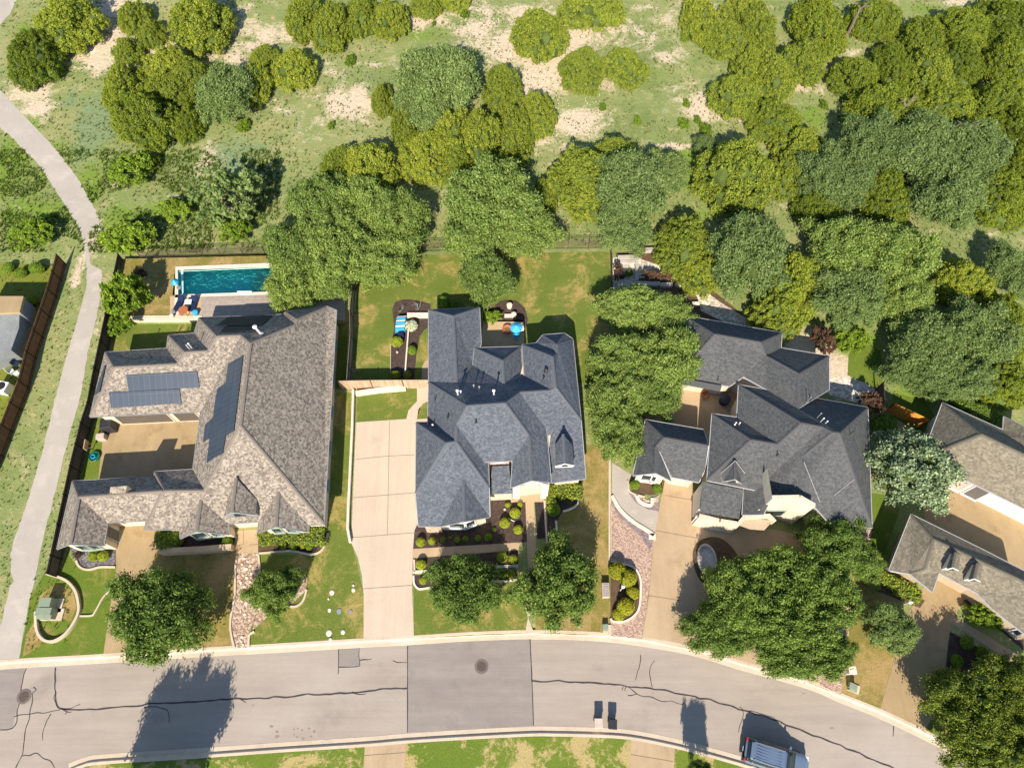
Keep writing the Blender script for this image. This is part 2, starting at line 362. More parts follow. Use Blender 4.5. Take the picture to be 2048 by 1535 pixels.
def water():
    m, N, L, b = new_mat('pool_water', .04, .6); out = N['Material Output']; co = coords(N)
    t = N.new('ShaderNodeBsdfTransparent'); t.inputs[0].default_value = (.42, .98, .93, 1); g = N.new('ShaderNodeBsdfGlossy'); g.inputs['Roughness'].default_value = .05
    f = N.new('ShaderNodeFresnel'); f.inputs[0].default_value = 1.33; bp = N.new('ShaderNodeBump'); bp.inputs['Strength'].default_value = .4; bp.inputs['Distance'].default_value = .06
    L.new(n_noise(N, L, co, 2.2, 3, .5, 1.0), bp.inputs['Height']); L.new(bp.outputs[0], g.inputs['Normal']); L.new(bp.outputs[0], f.inputs['Normal'])
    mx = N.new('ShaderNodeMixShader'); L.new(f.outputs[0], mx.inputs[0]); L.new(t.outputs[0], mx.inputs[1]); L.new(g.outputs[0], mx.inputs[2]); L.new(mx.outputs[0], out.inputs['Surface']); return m
M['water'] = water()
M['pool_tile'] = mottled('pool_plaster', [(.36, .74, .70), (.55, .88, .84)], [1.6], .6, .2, 6, .02)
M['pool_shelf'] = mottled('pool_shelf_tile', [(.55, .62, .50), (.70, .74, .62)], [3], .6, .2, 9, .01)
M['blue'] = flat('blue_fabric', (.01, .25, .50), .6, .3)
M['navy'] = flat('navy_cushion', (.012, .025, .075), .8, .2)
M['aqua'] = flat('aqua_plastic', (.02, .36, .55), .4, .4)
M['sky_blue'] = flat('sky_blue_fabric', (.06, .42, .72), .6, .3)
M['terracotta'] = flat('terracotta', (.42, .15, .06), .7, .3)
M['teal'] = flat('green_rubber', (.01, .14, .085), .4, .4)
M['transformer'] = flat('green_grey_steel', (.25, .30, .22), .5, .4)
M['plastic_black'] = flat('black_plastic', (.03, .03, .034), .5, .4)
M['plastic_beige'] = flat('beige_plastic', (.56, .46, .40), .6, .3)
M['plastic_dark_blue'] = flat('dark_blue_plastic', (.02, .035, .07), .5, .4)
M['iron'] = flat('cast_iron', (.10, .075, .065), .7, .4, var=.35, scale=14)
M['iron_ring'] = flat('cast_iron_ring', (.17, .14, .125), .8, .3, var=.3, scale=14)
M['car_paint'] = flat('blue_grey_car_paint', (.20, .27, .38), .18, .6, .4, var=.03)
M['car_glass'] = flat('car_glass', (.02, .03, .035), .05, .8)
M['tyre'] = flat('tyre_rubber', (.02, .02, .02), .85, .2)
M['chrome'] = flat('alloy', (.5, .5, .52), .25, .6, .7)
M['red_light'] = flat('red_lens', (.40, .02, .02), .25, .6)
M['white_light'] = flat('clear_lens', (.7, .7, .72), .15, .7)
def ground_mat():
    m, N, L, b = new_mat('scrub_ground', .95, .08); co = coords(N)
    va = N.new('ShaderNodeVertexColor'); va.layer_name = 'mask'; s = N.new('ShaderNodeSeparateColor'); L.new(va.outputs[0], s.inputs[0])
    big = n_noise(N, L, co, .10, 6, .68, .5); mid = n_noise(N, L, co, .55, 6, .75, .5); fine = n_noise(N, L, co, 3.2, 5, .8); sp = n_noise(N, L, co, 9, 4, .8)
    c = n_ramp(N, L, big, [(.3, (.17, .225, .07)), (.5, (.235, .285, .10)), (.7, (.33, .325, .14))])
    st = n_math(N, L, 'ADD', n_math(N, L, 'MULTIPLY', mid, .6), n_math(N, L, 'MULTIPLY', fine, .4))
    c = n_mix(N, L, n_step(N, L, st, .49, .66), c, (.48, .41, .22))
    wide = n_noise(N, L, co, .22, 7, .78, 1.2)
    wn = n_math(N, L, 'ADD', n_math(N, L, 'MULTIPLY', wide, .6), n_math(N, L, 'MULTIPLY', st, .4))
    def layer(c, ch, col_lo, col_hi, k, lo, hi):
        f = n_math(N, L, 'ADD', s.outputs[ch], n_math(N, L, 'MULTIPLY', n_math(N, L, 'SUBTRACT', wn, .5), k))
        cc = n_ramp(N, L, fine, [(.35, col_lo), (.65, col_hi)])
        return n_mix(N, L, n_step(N, L, f, lo, hi), c, cc)
    c = layer(c, 2, (.15, .22, .10), (.27, .34, .17), 3.0, .35, .8)
    c = layer(c, 1, (.13, .22, .03), (.24, .33, .06), 3.0, .35, .8)
    c = layer(c, 0, (.52, .41, .27), (.76, .64, .50), 4.0, .20, .72)
    c = n_mix(N, L, n_math(N, L, 'MULTIPLY', n_step(N, L, sp, .60, .72), .5), c, (.15, .17, .06))
    c = n_mix(N, L, .7, c, n_ramp(N, L, sp, [(.3, (.30, .30, .30)), (.7, (.72, .72, .72))]), 'OVERLAY')
    L.new(c, b.inputs['Base Color'])
    n_bump(N, L, b, n_math(N, L, 'ADD', fine, n_math(N, L, 'MULTIPLY', mid, 1.5)), .7, .12); return m
M['ground'] = ground_mat()
# ---------------------------------------------------------------- roofs: corner points, heights fixed at the eaves, the rest solved
# verts: name:(u,v[,z])   faces: name:(direction the slope faces, corners...)
HOUSES = {}
E0=2.9
HOUSES['h1'] = dict(axis=((210.5,704.3),(333.4,696.3)), pitch=.75, verts=dict(
 a=(210.5,704.3,E0),b=(333.4,696.3,E0),c=(227.8,734.2),d=(354.7,727.6),e=(179.9,833.1,E0),f=(401.2,822.5,E0),
 g=(336.7,670.4,E0),h=(388.5,666.4,E0),i=(369.9,704.3),j=(416.4,701.6),l=(398.0,635.2,E0),m=(434,672.4),n=(481.8,670.4),
 o=(500.4,685.7),p=(590,648.5),q=(566.8,628.6,E0),r=(480.2,851.2),p2=(593.4,637.9),aN=(571.5,623.9,E0),xx=(653.2,612.6,E0),yy=(673.1,620.6,E0),
 pp=(647.8,1047.6,E0),s=(385.9,938.1,E0),t=(309.5,942.8,E0),u=(408.5,980.6),v=(329.5,981.2),y=(308.6,952.6,E0),x=(145.2,961.9,E0),z=(157.1,993.8),
 aa=(324.6,981.6),bb=(139.9,1087.5),cc=(114,1097.4,E0),dd=(208.3,1090,E0),ee=(214.9,1044.3,E0),gg=(292.7,1040.3,E0),hh=(289.3,1058.9,E0),
 ii=(359.8,1057.5,E0),jj=(401.3,999),kk=(392.4,1061.5),ll=(360.4,1076.2,E0),mm=(456.5,1046.6,E0),nn=(458.5,1068.2,E0),
 qq=(556.8,983.2),rr=(616.6,1049,E0),ss=(615,1063,E0),tt=(551.5,1052.2),vv=(517.3,1042.3,E0),ww=(515.6,1064.9,E0),
 ), faces=dict(
 GN=('N','a','b','d','c'),GW=('W','a','c','e'),BW=('W','g','b','d','i'),BN=('N','g','h','j','i'),GS=('S','e','c','d','i','j','m','n','f'),
 UW=('W','l','h','j','m'),N1=('N','l','m','n','o','p','q'),MW=('W','n','o','r','u','s','f'),NW=('W','q','p','p2','aN'),N3=('N','aN','p2','xx'),
 ME=('E','o','p','p2','xx','yy','pp','r'),B1=('N','t','s','u','v'),BT=('W','t','v','aa','y'),B2=('N','x','y','aa','z'),
 FW=('W','x','z','bb','cc'),FE=('E','z','ee','dd','bb'),FS=('S','z','aa','gg','ee'),TW=('W','aa','gg','hh'),S2=('S','aa','v','u','jj','ii','hh'),
 G2W=('W','jj','ii','ll','kk'),G2E=('E','jj','kk','nn','mm'),MS=('S','r','u','jj','mm','vv','qq','rr','pp'),
 G3W=('W','qq','vv','ww','tt'),G3E=('E','qq','rr','ss','tt'),
 ))
HOUSES['h2'] = dict(axis=((857.2,619.9),(958.9,615.3)), pitch=.75, verts=dict(
 A=(857.2,619.9,E0),B=(958.9,615.3,E0),C=(906.4,631.9),D=(913,764.1),E=(857.5,763,E0),F=(945.6,730.2),G=(962.2,687.7,E0),
 H=(934.9,811.2),I=(1010,805.9),J=(1039.2,784.7),K=(1100.9,780.7),L=(1007.3,766.8),M=(1044.6,740.2),N=(1048.4,751.5),
 O=(1005.4,720.9),Pp=(948.9,695.7,E0),Q=(1041.5,693,E0),R=(1044.4,689,E0+.6),S=(1071.7,686.4,E0+.6),T=(1104.2,712.3),U=(1112.9,706.3),
 W=(1085.6,669.8,E0+.4),X=(1128.8,666.4,E0+.4),Y=(1145.4,677.7,E0),Z=(1113.5,687.7),
 a1=(1110.9,774),b1=(1162,841.1),c1=(1171.3,956.7,E0),d1=(1103.5,964.7,E0),e1=(1092.9,858.4),f1=(1057.7,870.4),g1=(1025.1,920.8),
 h1=(968,923.5),i1=(913,850.4),j1=(1063,960),k1=(1102.2,964),l1=(1021.8,974.7),m1=(911.7,883),n1=(855.9,844.4,E0),
 o1=(832.6,844.4),p1=(892.4,885.6),s1=(831.5,986),t1=(836.6,1051.5,E0),y1=(978.1,975.8),u1=(927,959.2),v1=(928.3,1042.2),w1=(880.5,1052.2,E0),
 x1=(979.6,1033),x2=(980.1,1045.6,E0),z1=(976.8,923.5),
 ), faces=dict(
 AN=('N','A','B','C'),AW=('W','A','C','D','E'),AE=('E','B','G','F','D','C'),
 MN=('N','E','D','F','L','M','N','K','J','I','H'),ON=('N','Pp','Q','O'),OW=('W','Pp','O','L','F'),OE=('E','O','Q','M','L'),
 RN=('N','R','S','U','T'),RW=('W','R','T','a1','K','N'),VN=('W','S','W','Z','U'),WN=('N','W','X','Z'),XN=('E','X','Y','Z'),
 RE=('E','Y','b1','a1','T','U','Z'),RS=('S','J','K','a1','b1','c1','d1','e1'),CS=('S','H','I','f1','g1','h1','i1'),
 CE=('E','I','J','e1','k1','j1','f1'),CW=('W','f1','g1','l1','j1'),LW=('W','E','H','i1','m1','n1'),
 LN=('N','o1','n1','m1','p1'),KW=('W','o1','p1','s1'),KS=('S','s1','p1','m1','y1','x1','u1','w1','t1'),
 KE=('E','m1','i1','h1','z1','y1'),PW=('W','u1','w1','v1'),PE=('E','u1','v1','x1'),
 ))
HOUSES['h3'] = dict(axis=((1380.8,633.3),(1563.8,665.8)), pitch=.75, verts=dict(
 nw=(1368,631,E0),A=(1430,668.5),B=(1520.6,684.4),ne=(1563.8,665.8,E0),sw=(1352,756,E0),s0=(1459.2,772.1,E0),C=(1531.2,711),D=(1561.8,695.7,E0),
 E=(1658,711.7,E0),F=(1597.7,747.6),G=(1595.7,816.6),H=(1658,778.8,E0),N2=(1626.2,795.4,E0),O=(1735.2,814.7,E0),P=(1678.7,865.8),Q2=(1664.8,864.4),
 Q=(1646.8,854.5),L=(1603,846),K=(1477.2,769.5,E0+1.2),I=(1533.2,778.8,E0+1.2),R=(1555.8,888.4),U=(1473.5,834.5,E0+1.2),T=(1424,827.2,E0+1.2),S=(1502,879.4),
 V=(1414,960.1,E0+1.2),W=(1510,979.4,E0+1.2),Xa=(1603,914.3),Ya=(1598.3,992),Yb=(1544,994),Yc=(1527,1028),Yd=(1484.3,1028.9),Ye=(1487.6,977),
 SE=(1743.7,1055.3,E0),Sb=(1655,1042),Sc=(1629.8,1013),C2=(1487,753,E0+1.2),
 ), faces=dict(
 BN=('N','nw','A','B','ne'),BE=('E','ne','B','C','D'),BW=('W','nw','sw','A'),BS=('S','A','B','C','C2','s0','sw'),
 CN=('N','C','D','E','F'),CE=('E','E','F','G','H'),CW=('W','C','F','G','I','C2'),
 DN=('N','K','I','G','N2','O','P','Q2','Q','L'),DE=('E','O','P','SE'),DW=('W','K','L','R','U'),EN=('N','T','U','R','S'),
 EW=('W','T','S','V'),ES=('S','V','S','R','L','Q','W'),FW=('W','W','Q','Q2','Xa','Ya','Yb','Yc','Yd','Ye'),FS=('S','Xa','Q2','P','SE','Sb','Sc','Ya'),
 ))
HOUSES['g3'] = dict(axis=((1293,838.5),(1406,858.5)), pitch=.75, verts=dict(
 nw=(1291,839,E0),ne=(1407,859,E0),a=(1329,875),b=(1416.7,891),w=(1265.9,950.1,E0),c=(1311.8,945.5),k=(1312.4,893),e=(1342.8,961.4,E0),e2=(1319,902.3),
 s1=(1343.6,953.5,E0),s2=(1398,964,E0),s3=(1410,938.2)),
 faces=dict(N=('N','nw','ne','b','a'),W=('W','nw','a','k','c','w'),E=('E','k','e2','e','c'),S=('S','k','a','b','s3','s2','s1','e2')))
HOUSES['h4a'] = dict(axis=((1885,805.2),(2005.9,859.7)), pitch=.75, verts=dict(
 nw=(1885,805.2,E0),ne=(2005.9,859.7,E0),n2=(2018,872),a=(1963.3,868.4),b=(2130,947),sw=(1843,916,E0),se=(2130,1056,E0),x1=(2007.2,832.5,E0),x2=(2130,893)),
 faces=dict(N=('N','nw','ne','n2','b','a'),W=('W','nw','a','sw'),S=('S','sw','a','b','se'),W2=('W','x1','ne','n2','b','x2')))
HOUSES['h4b'] = dict(axis=((1845,1038.5),(1965.9,1098.9)), pitch=.75, verts=dict(
 nw=(1822,1028,E0),ne=(1965.9,1098.9,E0),ne2=(2060,1147,E0),a=(1867.6,1078.3),r1=(2031,1154.4),r2=(2090,1184),sw=(1777.9,1139.5,E0),c=(1849,1136.8),g=(1819.7,1146.8),
 se=(1864.2,1183.3,E0),k=(1877.5,1145,E0),m=(1952.7,1184.5,E0),n=(2048,1266,E0),n1=(1984.6,1217,E0),q=(2100,1300,E0)),
 faces=dict(N=('N','nw','ne','ne2','r2','r1','a'),W=('W','nw','a','c','g','sw'),S=('S','a','r1','m','k','se','g','c'),S2=('S','r1','r2','q','n','n1','m')))
HOUSES['h1']['pitches']={'GN': 0.75, 'GW': 0.85, 'BW': 0.9, 'BN': 0.75, 'GS': 0.6, 'UW': 0.95, 'N1': 0.8, 'MW': 0.8, 'NW': 1.05, 'N3': 0.8, 'ME': 0.7, 'B1': 0.7, 'BT': 0.9, 'B2': 0.8, 'FW': 0.85, 'FE': 0.8, 'FS': 0.85, 'TW': 0.85, 'S2': 0.6, 'G2W': 0.7, 'G2E': 0.6, 'MS': 0.6, 'G3W': 0.75, 'G3E': 0.65}
HOUSES['h2']['pitches']={'AN': 0.8, 'AW': 0.55, 'AE': 0.6, 'MN': 0.75, 'ON': 0.7, 'OW': 0.6, 'OE': 0.85, 'RN': 0.85, 'RW': 0.9, 'VN': 0.9, 'WN': 0.8, 'XN': 1.0, 'RE': 0.9, 'RS': 0.4, 'CS': 0.6, 'CE': 0.7, 'CW': 0.75, 'LW': 1.05, 'LN': 0.9, 'KW': 0.8, 'KS': 0.5, 'KE': 0.7, 'PW': 0.75, 'PE': 0.7}
HOUSES['h3']['pitches']={'BN': 0.8, 'BE': 0.9, 'BW': 0.9, 'BS': 0.55, 'CN': 0.7, 'CE': 0.7, 'CW': 0.4, 'DN': 0.75, 'DE': 0.95, 'DW': 0.65, 'EN': 0.7, 'EW': 0.65, 'ES': 0.5, 'FW': 0.6, 'FS': 0.55}
HOUSES['g3']['pitches']={'N': 0.75, 'W': 0.8, 'E': 0.7, 'S': 0.6}
HOUSES['h4a']['pitches']={'N': 0.8, 'W': 0.9, 'S': 0.8, 'W2': 0.6}
HOUSES['h4b']['pitches']={'N': 0.7, 'W': 0.4, 'S': 0.4, 'S2': 0.4}
def solve(h):
    (u0,v0),(u1,v1) = h['axis']; p0=P(u0,v0,2.9); p1=P(u1,v1,2.9)
    L=math.hypot(p1[0]-p0[0],p1[1]-p0[1]); ex=((p1[0]-p0[0])/L,(p1[1]-p0[1])/L); ny=(-ex[1],ex[0])
    h['ex']=ex
    D={'E':ex,'W':(-ex[0],-ex[1]),'N':ny,'S':(-ny[0],-ny[1])}
    names=list(h['verts']); fn=list(h['faces']); nv=len(names)
    rows=[]; rhs=[]; nres=0
    for k,f in enumerate(fn):
        fd=h['faces'][f]; pt=h.get('pitches',{}).get(f,h['pitch']); d=D[fd[0]]
        for vn in fd[1:]:
            i=names.index(vn); r=ray(*h['verts'][vn][:2]); row=np.zeros(nv+len(fn))
            row[i]=r[2]+pt*(d[0]*r[0]+d[1]*r[1]); row[nv+k]=-1
            rows.append(row); rhs.append(-CAMZ); nres+=1
    for i,n in enumerate(names):
        v=h['verts'][n]; r=ray(*v[:2]); row=np.zeros(nv+len(fn))
        if len(v)>2: row[i]=r[2]*4; rows.append(row); rhs.append((v[2]-CAMZ)*4)
        else:        row[i]=r[2]*.03; rows.append(row); rhs.append((5.5-CAMZ)*.03)
    A=np.array(rows); B=np.array(rhs)
    x=np.linalg.lstsq(A,B,rcond=None)[0]
    res=(A@x-B)[:nres]
    pos={}
    for i,n in enumerate(names):
        r=ray(*h['verts'][n][:2]); t=x[i]; pos[n]=Vector((r[0]*t,r[1]*t,CAMZ+r[2]*t)) if 'Vector' in globals() else (r[0]*t,r[1]*t,CAMZ+r[2]*t)
    return pos,res
# ---------------------------------------------------------------- kerb lines, ground, road
KN = [(-260,1350),(-60,1330),(34,1321.5),(202,1312),(465,1295.5),(500,1294),(727,1280.5),(828,1275),(940,1268),(1060,1264),(1148,1265.5),(1219,1270),(1273,1276.5),(1355,1290),(1410,1303),(1488,1327),(1580,1352),(1636,1370),(1681,1390),(1759,1421),(1846,1462),(1915,1498),(2048,1578),(2250,1710)]
KS = [(137,1540),(164,1529),(202,1522),(372,1511.5),(560,1498),(730,1487),(812,1480),(940,1472),(1060,1466),(1109,1466),(1190,1468),(1262,1473),(1350,1490),(1432,1511.5),(1519,1537),(1620,1570),(1800,1645),(2000,1760)]
kn = [P(u, v, 0) for u, v in KN]; ks = [P(u, v, 0) for u, v in KS]
POOL = [(352,538),(530,531),(640,527),(640,585),(530,589),(350,594)]
ZY = .70   # the pool yard is a raised terrace
YARD = [(238,520),(534,511),(700,506),(704,600),(690,636),(404,634),(238,633)]
def inside(x, y, poly):
    c = False; j = len(poly)-1
    for i in range(len(poly)):
        if ((poly[i][1] > y) != (poly[j][1] > y)) and (x < (poly[j][0]-poly[i][0])*(y-poly[i][1])/(poly[j][1]-poly[i][1])+poly[i][0]): c = not c
        j = i
    return c
# pale soil (0), lush green (1), blue-green (2) patches: channel, u, v, ru, rv, strength
BLOBS = [(0,1090,130,75,55,1.0),(0,1150,60,50,45,1.0),(0,1010,95,60,40,.9),(0,960,60,70,30,.75),(0,1060,30,60,35,.7),(0,1230,60,60,40,.55),(0,1150,240,55,35,.85),(0,1110,290,60,60,.5),
 (0,700,210,55,35,.95),(0,640,250,50,25,.5),(0,205,90,55,60,.95),(0,60,180,50,30,.9),(0,70,215,40,25,.8),(0,230,20,60,35,.85),(0,340,90,60,30,.8),(0,470,110,60,40,.55),(0,480,40,70,40,.5),
 (0,600,75,90,20,.75),(0,850,40,60,20,.8),(0,780,130,90,12,.4),(0,560,190,80,35,.45),(0,410,320,25,40,.6),(0,245,365,30,15,.6),(0,345,395,40,12,.6),(0,560,60,60,25,.5),
 (0,1350,45,80,20,.45),(0,1345,292,42,6,1.0),(0,1440,235,60,12,.6),(0,1590,175,60,14,.7),(0,1500,240,40,12,.6),(0,1290,80,70,30,.45),(0,1720,470,40,20,.3),
 (0,930,385,40,20,.35),(0,1140,400,35,30,.35),(0,960,20,90,18,.5),(0,1360,180,70,25,.3),(0,1960,115,22,28,.7),(0,1700,105,30,10,.5),(0,185,470,16,40,.85),(0,150,560,14,60,.6),(0,200,640,10,60,.45),
 (0,1320,15,150,10,.4),(0,1900,5,80,8,.5),(0,280,120,40,30,.5),(0,1610,700,60,40,1.1),(0,1680,740,60,40,.9),
 (0,250,130,40,30,.7),(0,520,90,60,30,.6),(0,640,130,50,30,.6),(0,700,30,40,20,.6),(0,520,200,40,14,.6),(0,130,110,40,25,.7),(0,300,100,40,20,.6),(0,420,100,50,20,.7),(0,1180,150,60,30,.6),(0,1330,110,40,20,.6),(0,1060,180,40,30,.7),(0,1400,210,30,40,.6),(1,60,60,60,40,.7),(1,20,330,60,90,.9),(1,60,430,90,50,.9),(1,110,320,40,60,.8),(1,170,380,45,70,.9),(1,260,340,90,50,.8),(1,330,420,80,40,.7),(1,240,440,60,40,.9),(1,60,250,30,60,.8),
 (1,850,65,110,25,.7),(1,1300,150,90,60,.5),(1,1390,340,60,70,.95),(1,1420,420,70,40,.7),(1,1250,220,80,50,.35),(1,900,100,140,25,.4),(1,1630,235,50,40,.8),(1,1850,15,60,20,.7),(1,1400,130,60,40,.4),
 (1,1830,790,60,40,1.0),(1,1960,800,90,50,1.0),(1,1730,700,40,70,1.1),(1,1760,1060,40,80,.9),(1,650,340,80,60,.4),(1,1140,275,40,20,.6),
 (2,190,250,55,80,1.0),(2,240,330,50,30,.8),(2,470,310,80,60,.8),(2,600,250,90,40,.5),(2,900,70,120,30,.4),(2,1300,230,80,50,.35),(2,150,200,40,25,.8),(2,660,90,70,25,.4),(2,1200,200,90,40,.2),(2,760,150,120,30,.5)]
def make_ground():
    xs = np.concatenate([[-600,-250,-120],np.arange(-72,72.01,.5),[120,250,600]]); ys = np.concatenate([[-400,-120,-40],np.arange(-22,100.01,.5),[140,260,800]])
    X, Y = np.meshgrid(xs, ys); nx = np.interp(X, [p[0] for p in kn], [p[1] for p in kn]); sy = np.interp(X, [p[0] for p in ks], [p[1] for p in ks])
    Z = np.zeros_like(X)
    low = (Y < nx+.55) & ((Y > sy-.55) | (X < ks[0][0]+.2))
    Z[low] = -.22
    far = Y > 62; Z = Z + np.where(far, (Y-62)*.0, 0)
    yard = [P(u, v, ZY)[:2] for u, v in YARD]
    for j in range(len(ys)):
        for i in range(len(xs)):
            if xs[i] < -10 and ys[j] > 25 and ys[j] < 75 and inside(xs[i], ys[j], yard): Z[j, i] = ZY
    co = np.stack([X, Y, Z], -1).reshape(-1, 3)
    pool = [P(u, v, ZY)[:2] for u, v in POOL]
    W_, H_ = len(xs), len(ys); faces = []
    px0, px1 = min(p[0] for p in pool), max(p[0] for p in pool); py0, py1 = min(p[1] for p in pool), max(p[1] for p in pool)
    for j in range(H_-1):
        for i in range(W_-1):
            if px0-.6 < xs[i+1] and xs[i] < px1+.6 and py0-.6 < ys[j+1] and ys[j] < py1+.6:
                if any(inside(x, y, pool) for x in (xs[i], xs[i+1], (xs[i]+xs[i+1])/2) for y in (ys[j], ys[j+1], (ys[j]+ys[j+1])/2)): continue
            a = j*W_+i; faces.append((a, a+1, a+W_+1, a+W_))
    me = bpy.data.meshes.new('ground'); me.from_pydata(co.tolist(), [], faces)
    msk = np.zeros((len(co), 4), dtype=np.float32); msk[:, 3] = 1
    for ch, u, v, ru, rv, s in BLOBS:
        c = P(u, v); rx = ru/ppm(v); ry = max(.3, abs(P(u, v-rv)[1]-P(u, v+rv)[1])/2)
        d = ((co[:, 0]-c[0])/rx)**2+((co[:, 1]-c[1])/ry)**2
        msk[:, ch] = np.maximum(msk[:, ch], s*np.exp(-d*.9))
    ca = me.color_attributes.new('mask', 'FLOAT_COLOR', 'POINT'); ca.data.foreach_set('color', msk.reshape(-1))
    me.materials.append(M['ground']); o = link('ground', me); tag(o, kind='structure'); return o
make_ground()
# road, a little below the lots
def strip_poly(l1, l2): return list(l1)+list(l2)[::-1]
def offs(line, d):
    w = [Vector(p) for p in line]; out = []
    for i, p in enumerate(w):
        t = w[min(i+1, len(w)-1)]-w[max(i-1, 0)]; t.z = 0; t.normalize(); n = Vector((-t.y, t.x, 0)); out.append(p+n*d)
    return out
road_pts = [(p[0], p[1], -.15) for p in kn]+[(70, -38, -.15)]+[(p[0], p[1], -.15) for p in reversed(ks)]+[(ks[0][0]-1, -40, -.15), (-120, -40, -.15), (-120, kn[0][1], -.15)]
sheet('road', road_pts, 0, M['road'], world=True)
def kerb(line, side, name, z0=0.0):
    # rolled kerb: top, roll, gutter
    prof = [(.20, .024), (0, .028), (-.06, -.01), (-.16, -.125), (-.50, -.138), (-.52, -.16)]
    pts = smooth_line(line, 4); w = [Vector((p[0], p[1], 0)) for p in pts]; b = MB()
    for i, p in enumerate(w):
        t = w[min(i+1, len(w)-1)]-w[max(i-1, 0)]; t.normalize(); n = Vector((-t.y, t.x, 0))*side
        for d, z in prof: b.v.append((p.x+n.x*d, p.y+n.y*d, z))
    k = len(prof)
    for i in range(len(w)-1):
        for j in range(k-1):
            q = [i*k+j, i*k+j+1, (i+1)*k+j+1, (i+1)*k+j]; b.f.append(q if side > 0 else q[::-1]); b.m.append(0)
    tag(b.build(name, M['kerb'], smooth=False), kind='structure')
kerb(kn, 1, 'north_kerb'); kerb(ks, -1, 'south_kerb')
ZR = -.15
sheet('road_patch', [(816,1290),(940,1281),(1060,1277),(1066,1450),(940,1457),(815,1464)], ZR+.006, M['road_patch'])
sheet('road_patch', [(677,1297),(718,1295),(719,1328),(714,1331),(677,1333)], ZR+.006, M['road_patch'])
sheet('road_patch', [(-80,1345),(51,1336),(24,1456),(-80,1458)], ZR+.006, M['road_patch'])
CR = [ [(51,1336),(43,1378),(36,1410),(24,1454),(-60,1459)], [(109,1333),(110,1360),(113,1405),(128,1418),(180,1418),(260,1412),(330,1405),(420,1401),(458,1396),(500,1396),(560,1393),(640,1387),(700,1384),(760,1378),(814,1375)],
 [(28,1434),(50,1427),(90,1424),(116,1420),(128,1416)],[(113,1383),(107,1392),(112,1404)],[(122,1418),(135,1424),(142,1423)],[(130,1428),(134,1423)],[(128,1418),(142,1416),(160,1409)],
 [(66,1372),(72,1380),(66,1385),(64,1398),(59,1428),(50,1470),(42,1512),(30,1540)],[(102,1427),(88,1450),(85,1480)],[(44,1512),(60,1509),(72,1505),(88,1514),(105,1525),(114,1540)],
 [(677,1297),(677,1333),(676,1348)],[(677,1333),(714,1331),(719,1327),(719,1296)],[(720,1319),(735,1318),(742,1316)],[(784,1322),(800,1323),(815,1322)],[(815,1291),(815,1464)],[(1060,1277),(1064,1360),(1067,1450)],
 [(705,1382),(722,1387),(733,1385)],[(482,1397),(492,1403)],[(288,1415),(310,1413),(330,1418),(338,1430),(337,1444)],
 [(1066,1361),(1130,1362),(1200,1366),(1255,1372),(1310,1377),(1370,1388),(1430,1402),(1488,1419),(1560,1443),(1640,1474),(1720,1506),(1800,1540)],
 [(1258,1372),(1276,1387),(1300,1393),(1326,1402),(1345,1403),(1366,1409)],[(1254,1389),(1275,1387)],[(1280,1308),(1279,1335),(1270,1359)],[(1305,1373),(1300,1348),(1301,1333),(1310,1320)],
 [(1247,1373),(1243,1380)],[(1253,1373),(1248,1381)],[(1480,1412),(1485,1420),(1479,1464)],[(1786,1449),(1786,1473)],[(1062,1330),(1064,1362),(1066,1361)]]
def crack_mesh():
    b = MB()
    for k, l in enumerate(CR):
        w = smooth_line([P(u, v, ZR+.011) for u, v in l], 6); ww = []
        for i, p in enumerate(w):
            q = Vector(p); straight = k in (10, 14, 15)
            if not straight: q += Vector((noise.noise(q*1.3), noise.noise(q*1.3+Vector((5, 5, 5))), 0))*.14
            ww.append(q)
        base = len(b.v); n = len(ww)
        for i, p in enumerate(ww):
            d = ww[min(i+1, n-1)]-ww[max(i-1, 0)]; d.z = 0; d.normalize(); nn = Vector((-d.y, d.x, 0))
            hw = (.055 if k in (1, 19) else .036)*(1+.5*noise.noise(p*2.1)); 
            if k not in (0, 1, 14, 15, 19, 7): hw *= max(.35, 1-.5*i/n)
            b.v += [tuple(p+nn*hw), tuple(p-nn*hw)]
        for i in range(n-1):
            b.f.append([base+2*i+1, base+2*i+3, base+2*i+2, base+2*i]); b.m.append(0)
    tag(b.build('road_crack_sealant', M['seal']), kind='structure')
crack_mesh()
for i_, (u, v, a) in enumerate([(543,1452,4),(554,1462,4),(554,1472,5),(588,1458,3),(596,1456,2.5),(604,1459,2.5),(618,1456,3),(628,1462,5),(622,1472,3),(594,1473,3),(606,1476,4),(588,1468,2),(506,1410,2),(1306,1385,2),(1607,1386,2.5),(1664,1455,4),(905,1296,2.5),(871,1403,4),(1004,1398,3)]):
    r_ = random.Random(i_); sheet('road_stain', [(u+math.cos(t*.8)*a*r_.uniform(.5, 1.1), v+math.sin(t*.8)*a*r_.uniform(.4, .9)) for t in range(8)], ZR+.009, M['stain'], smooth=True)
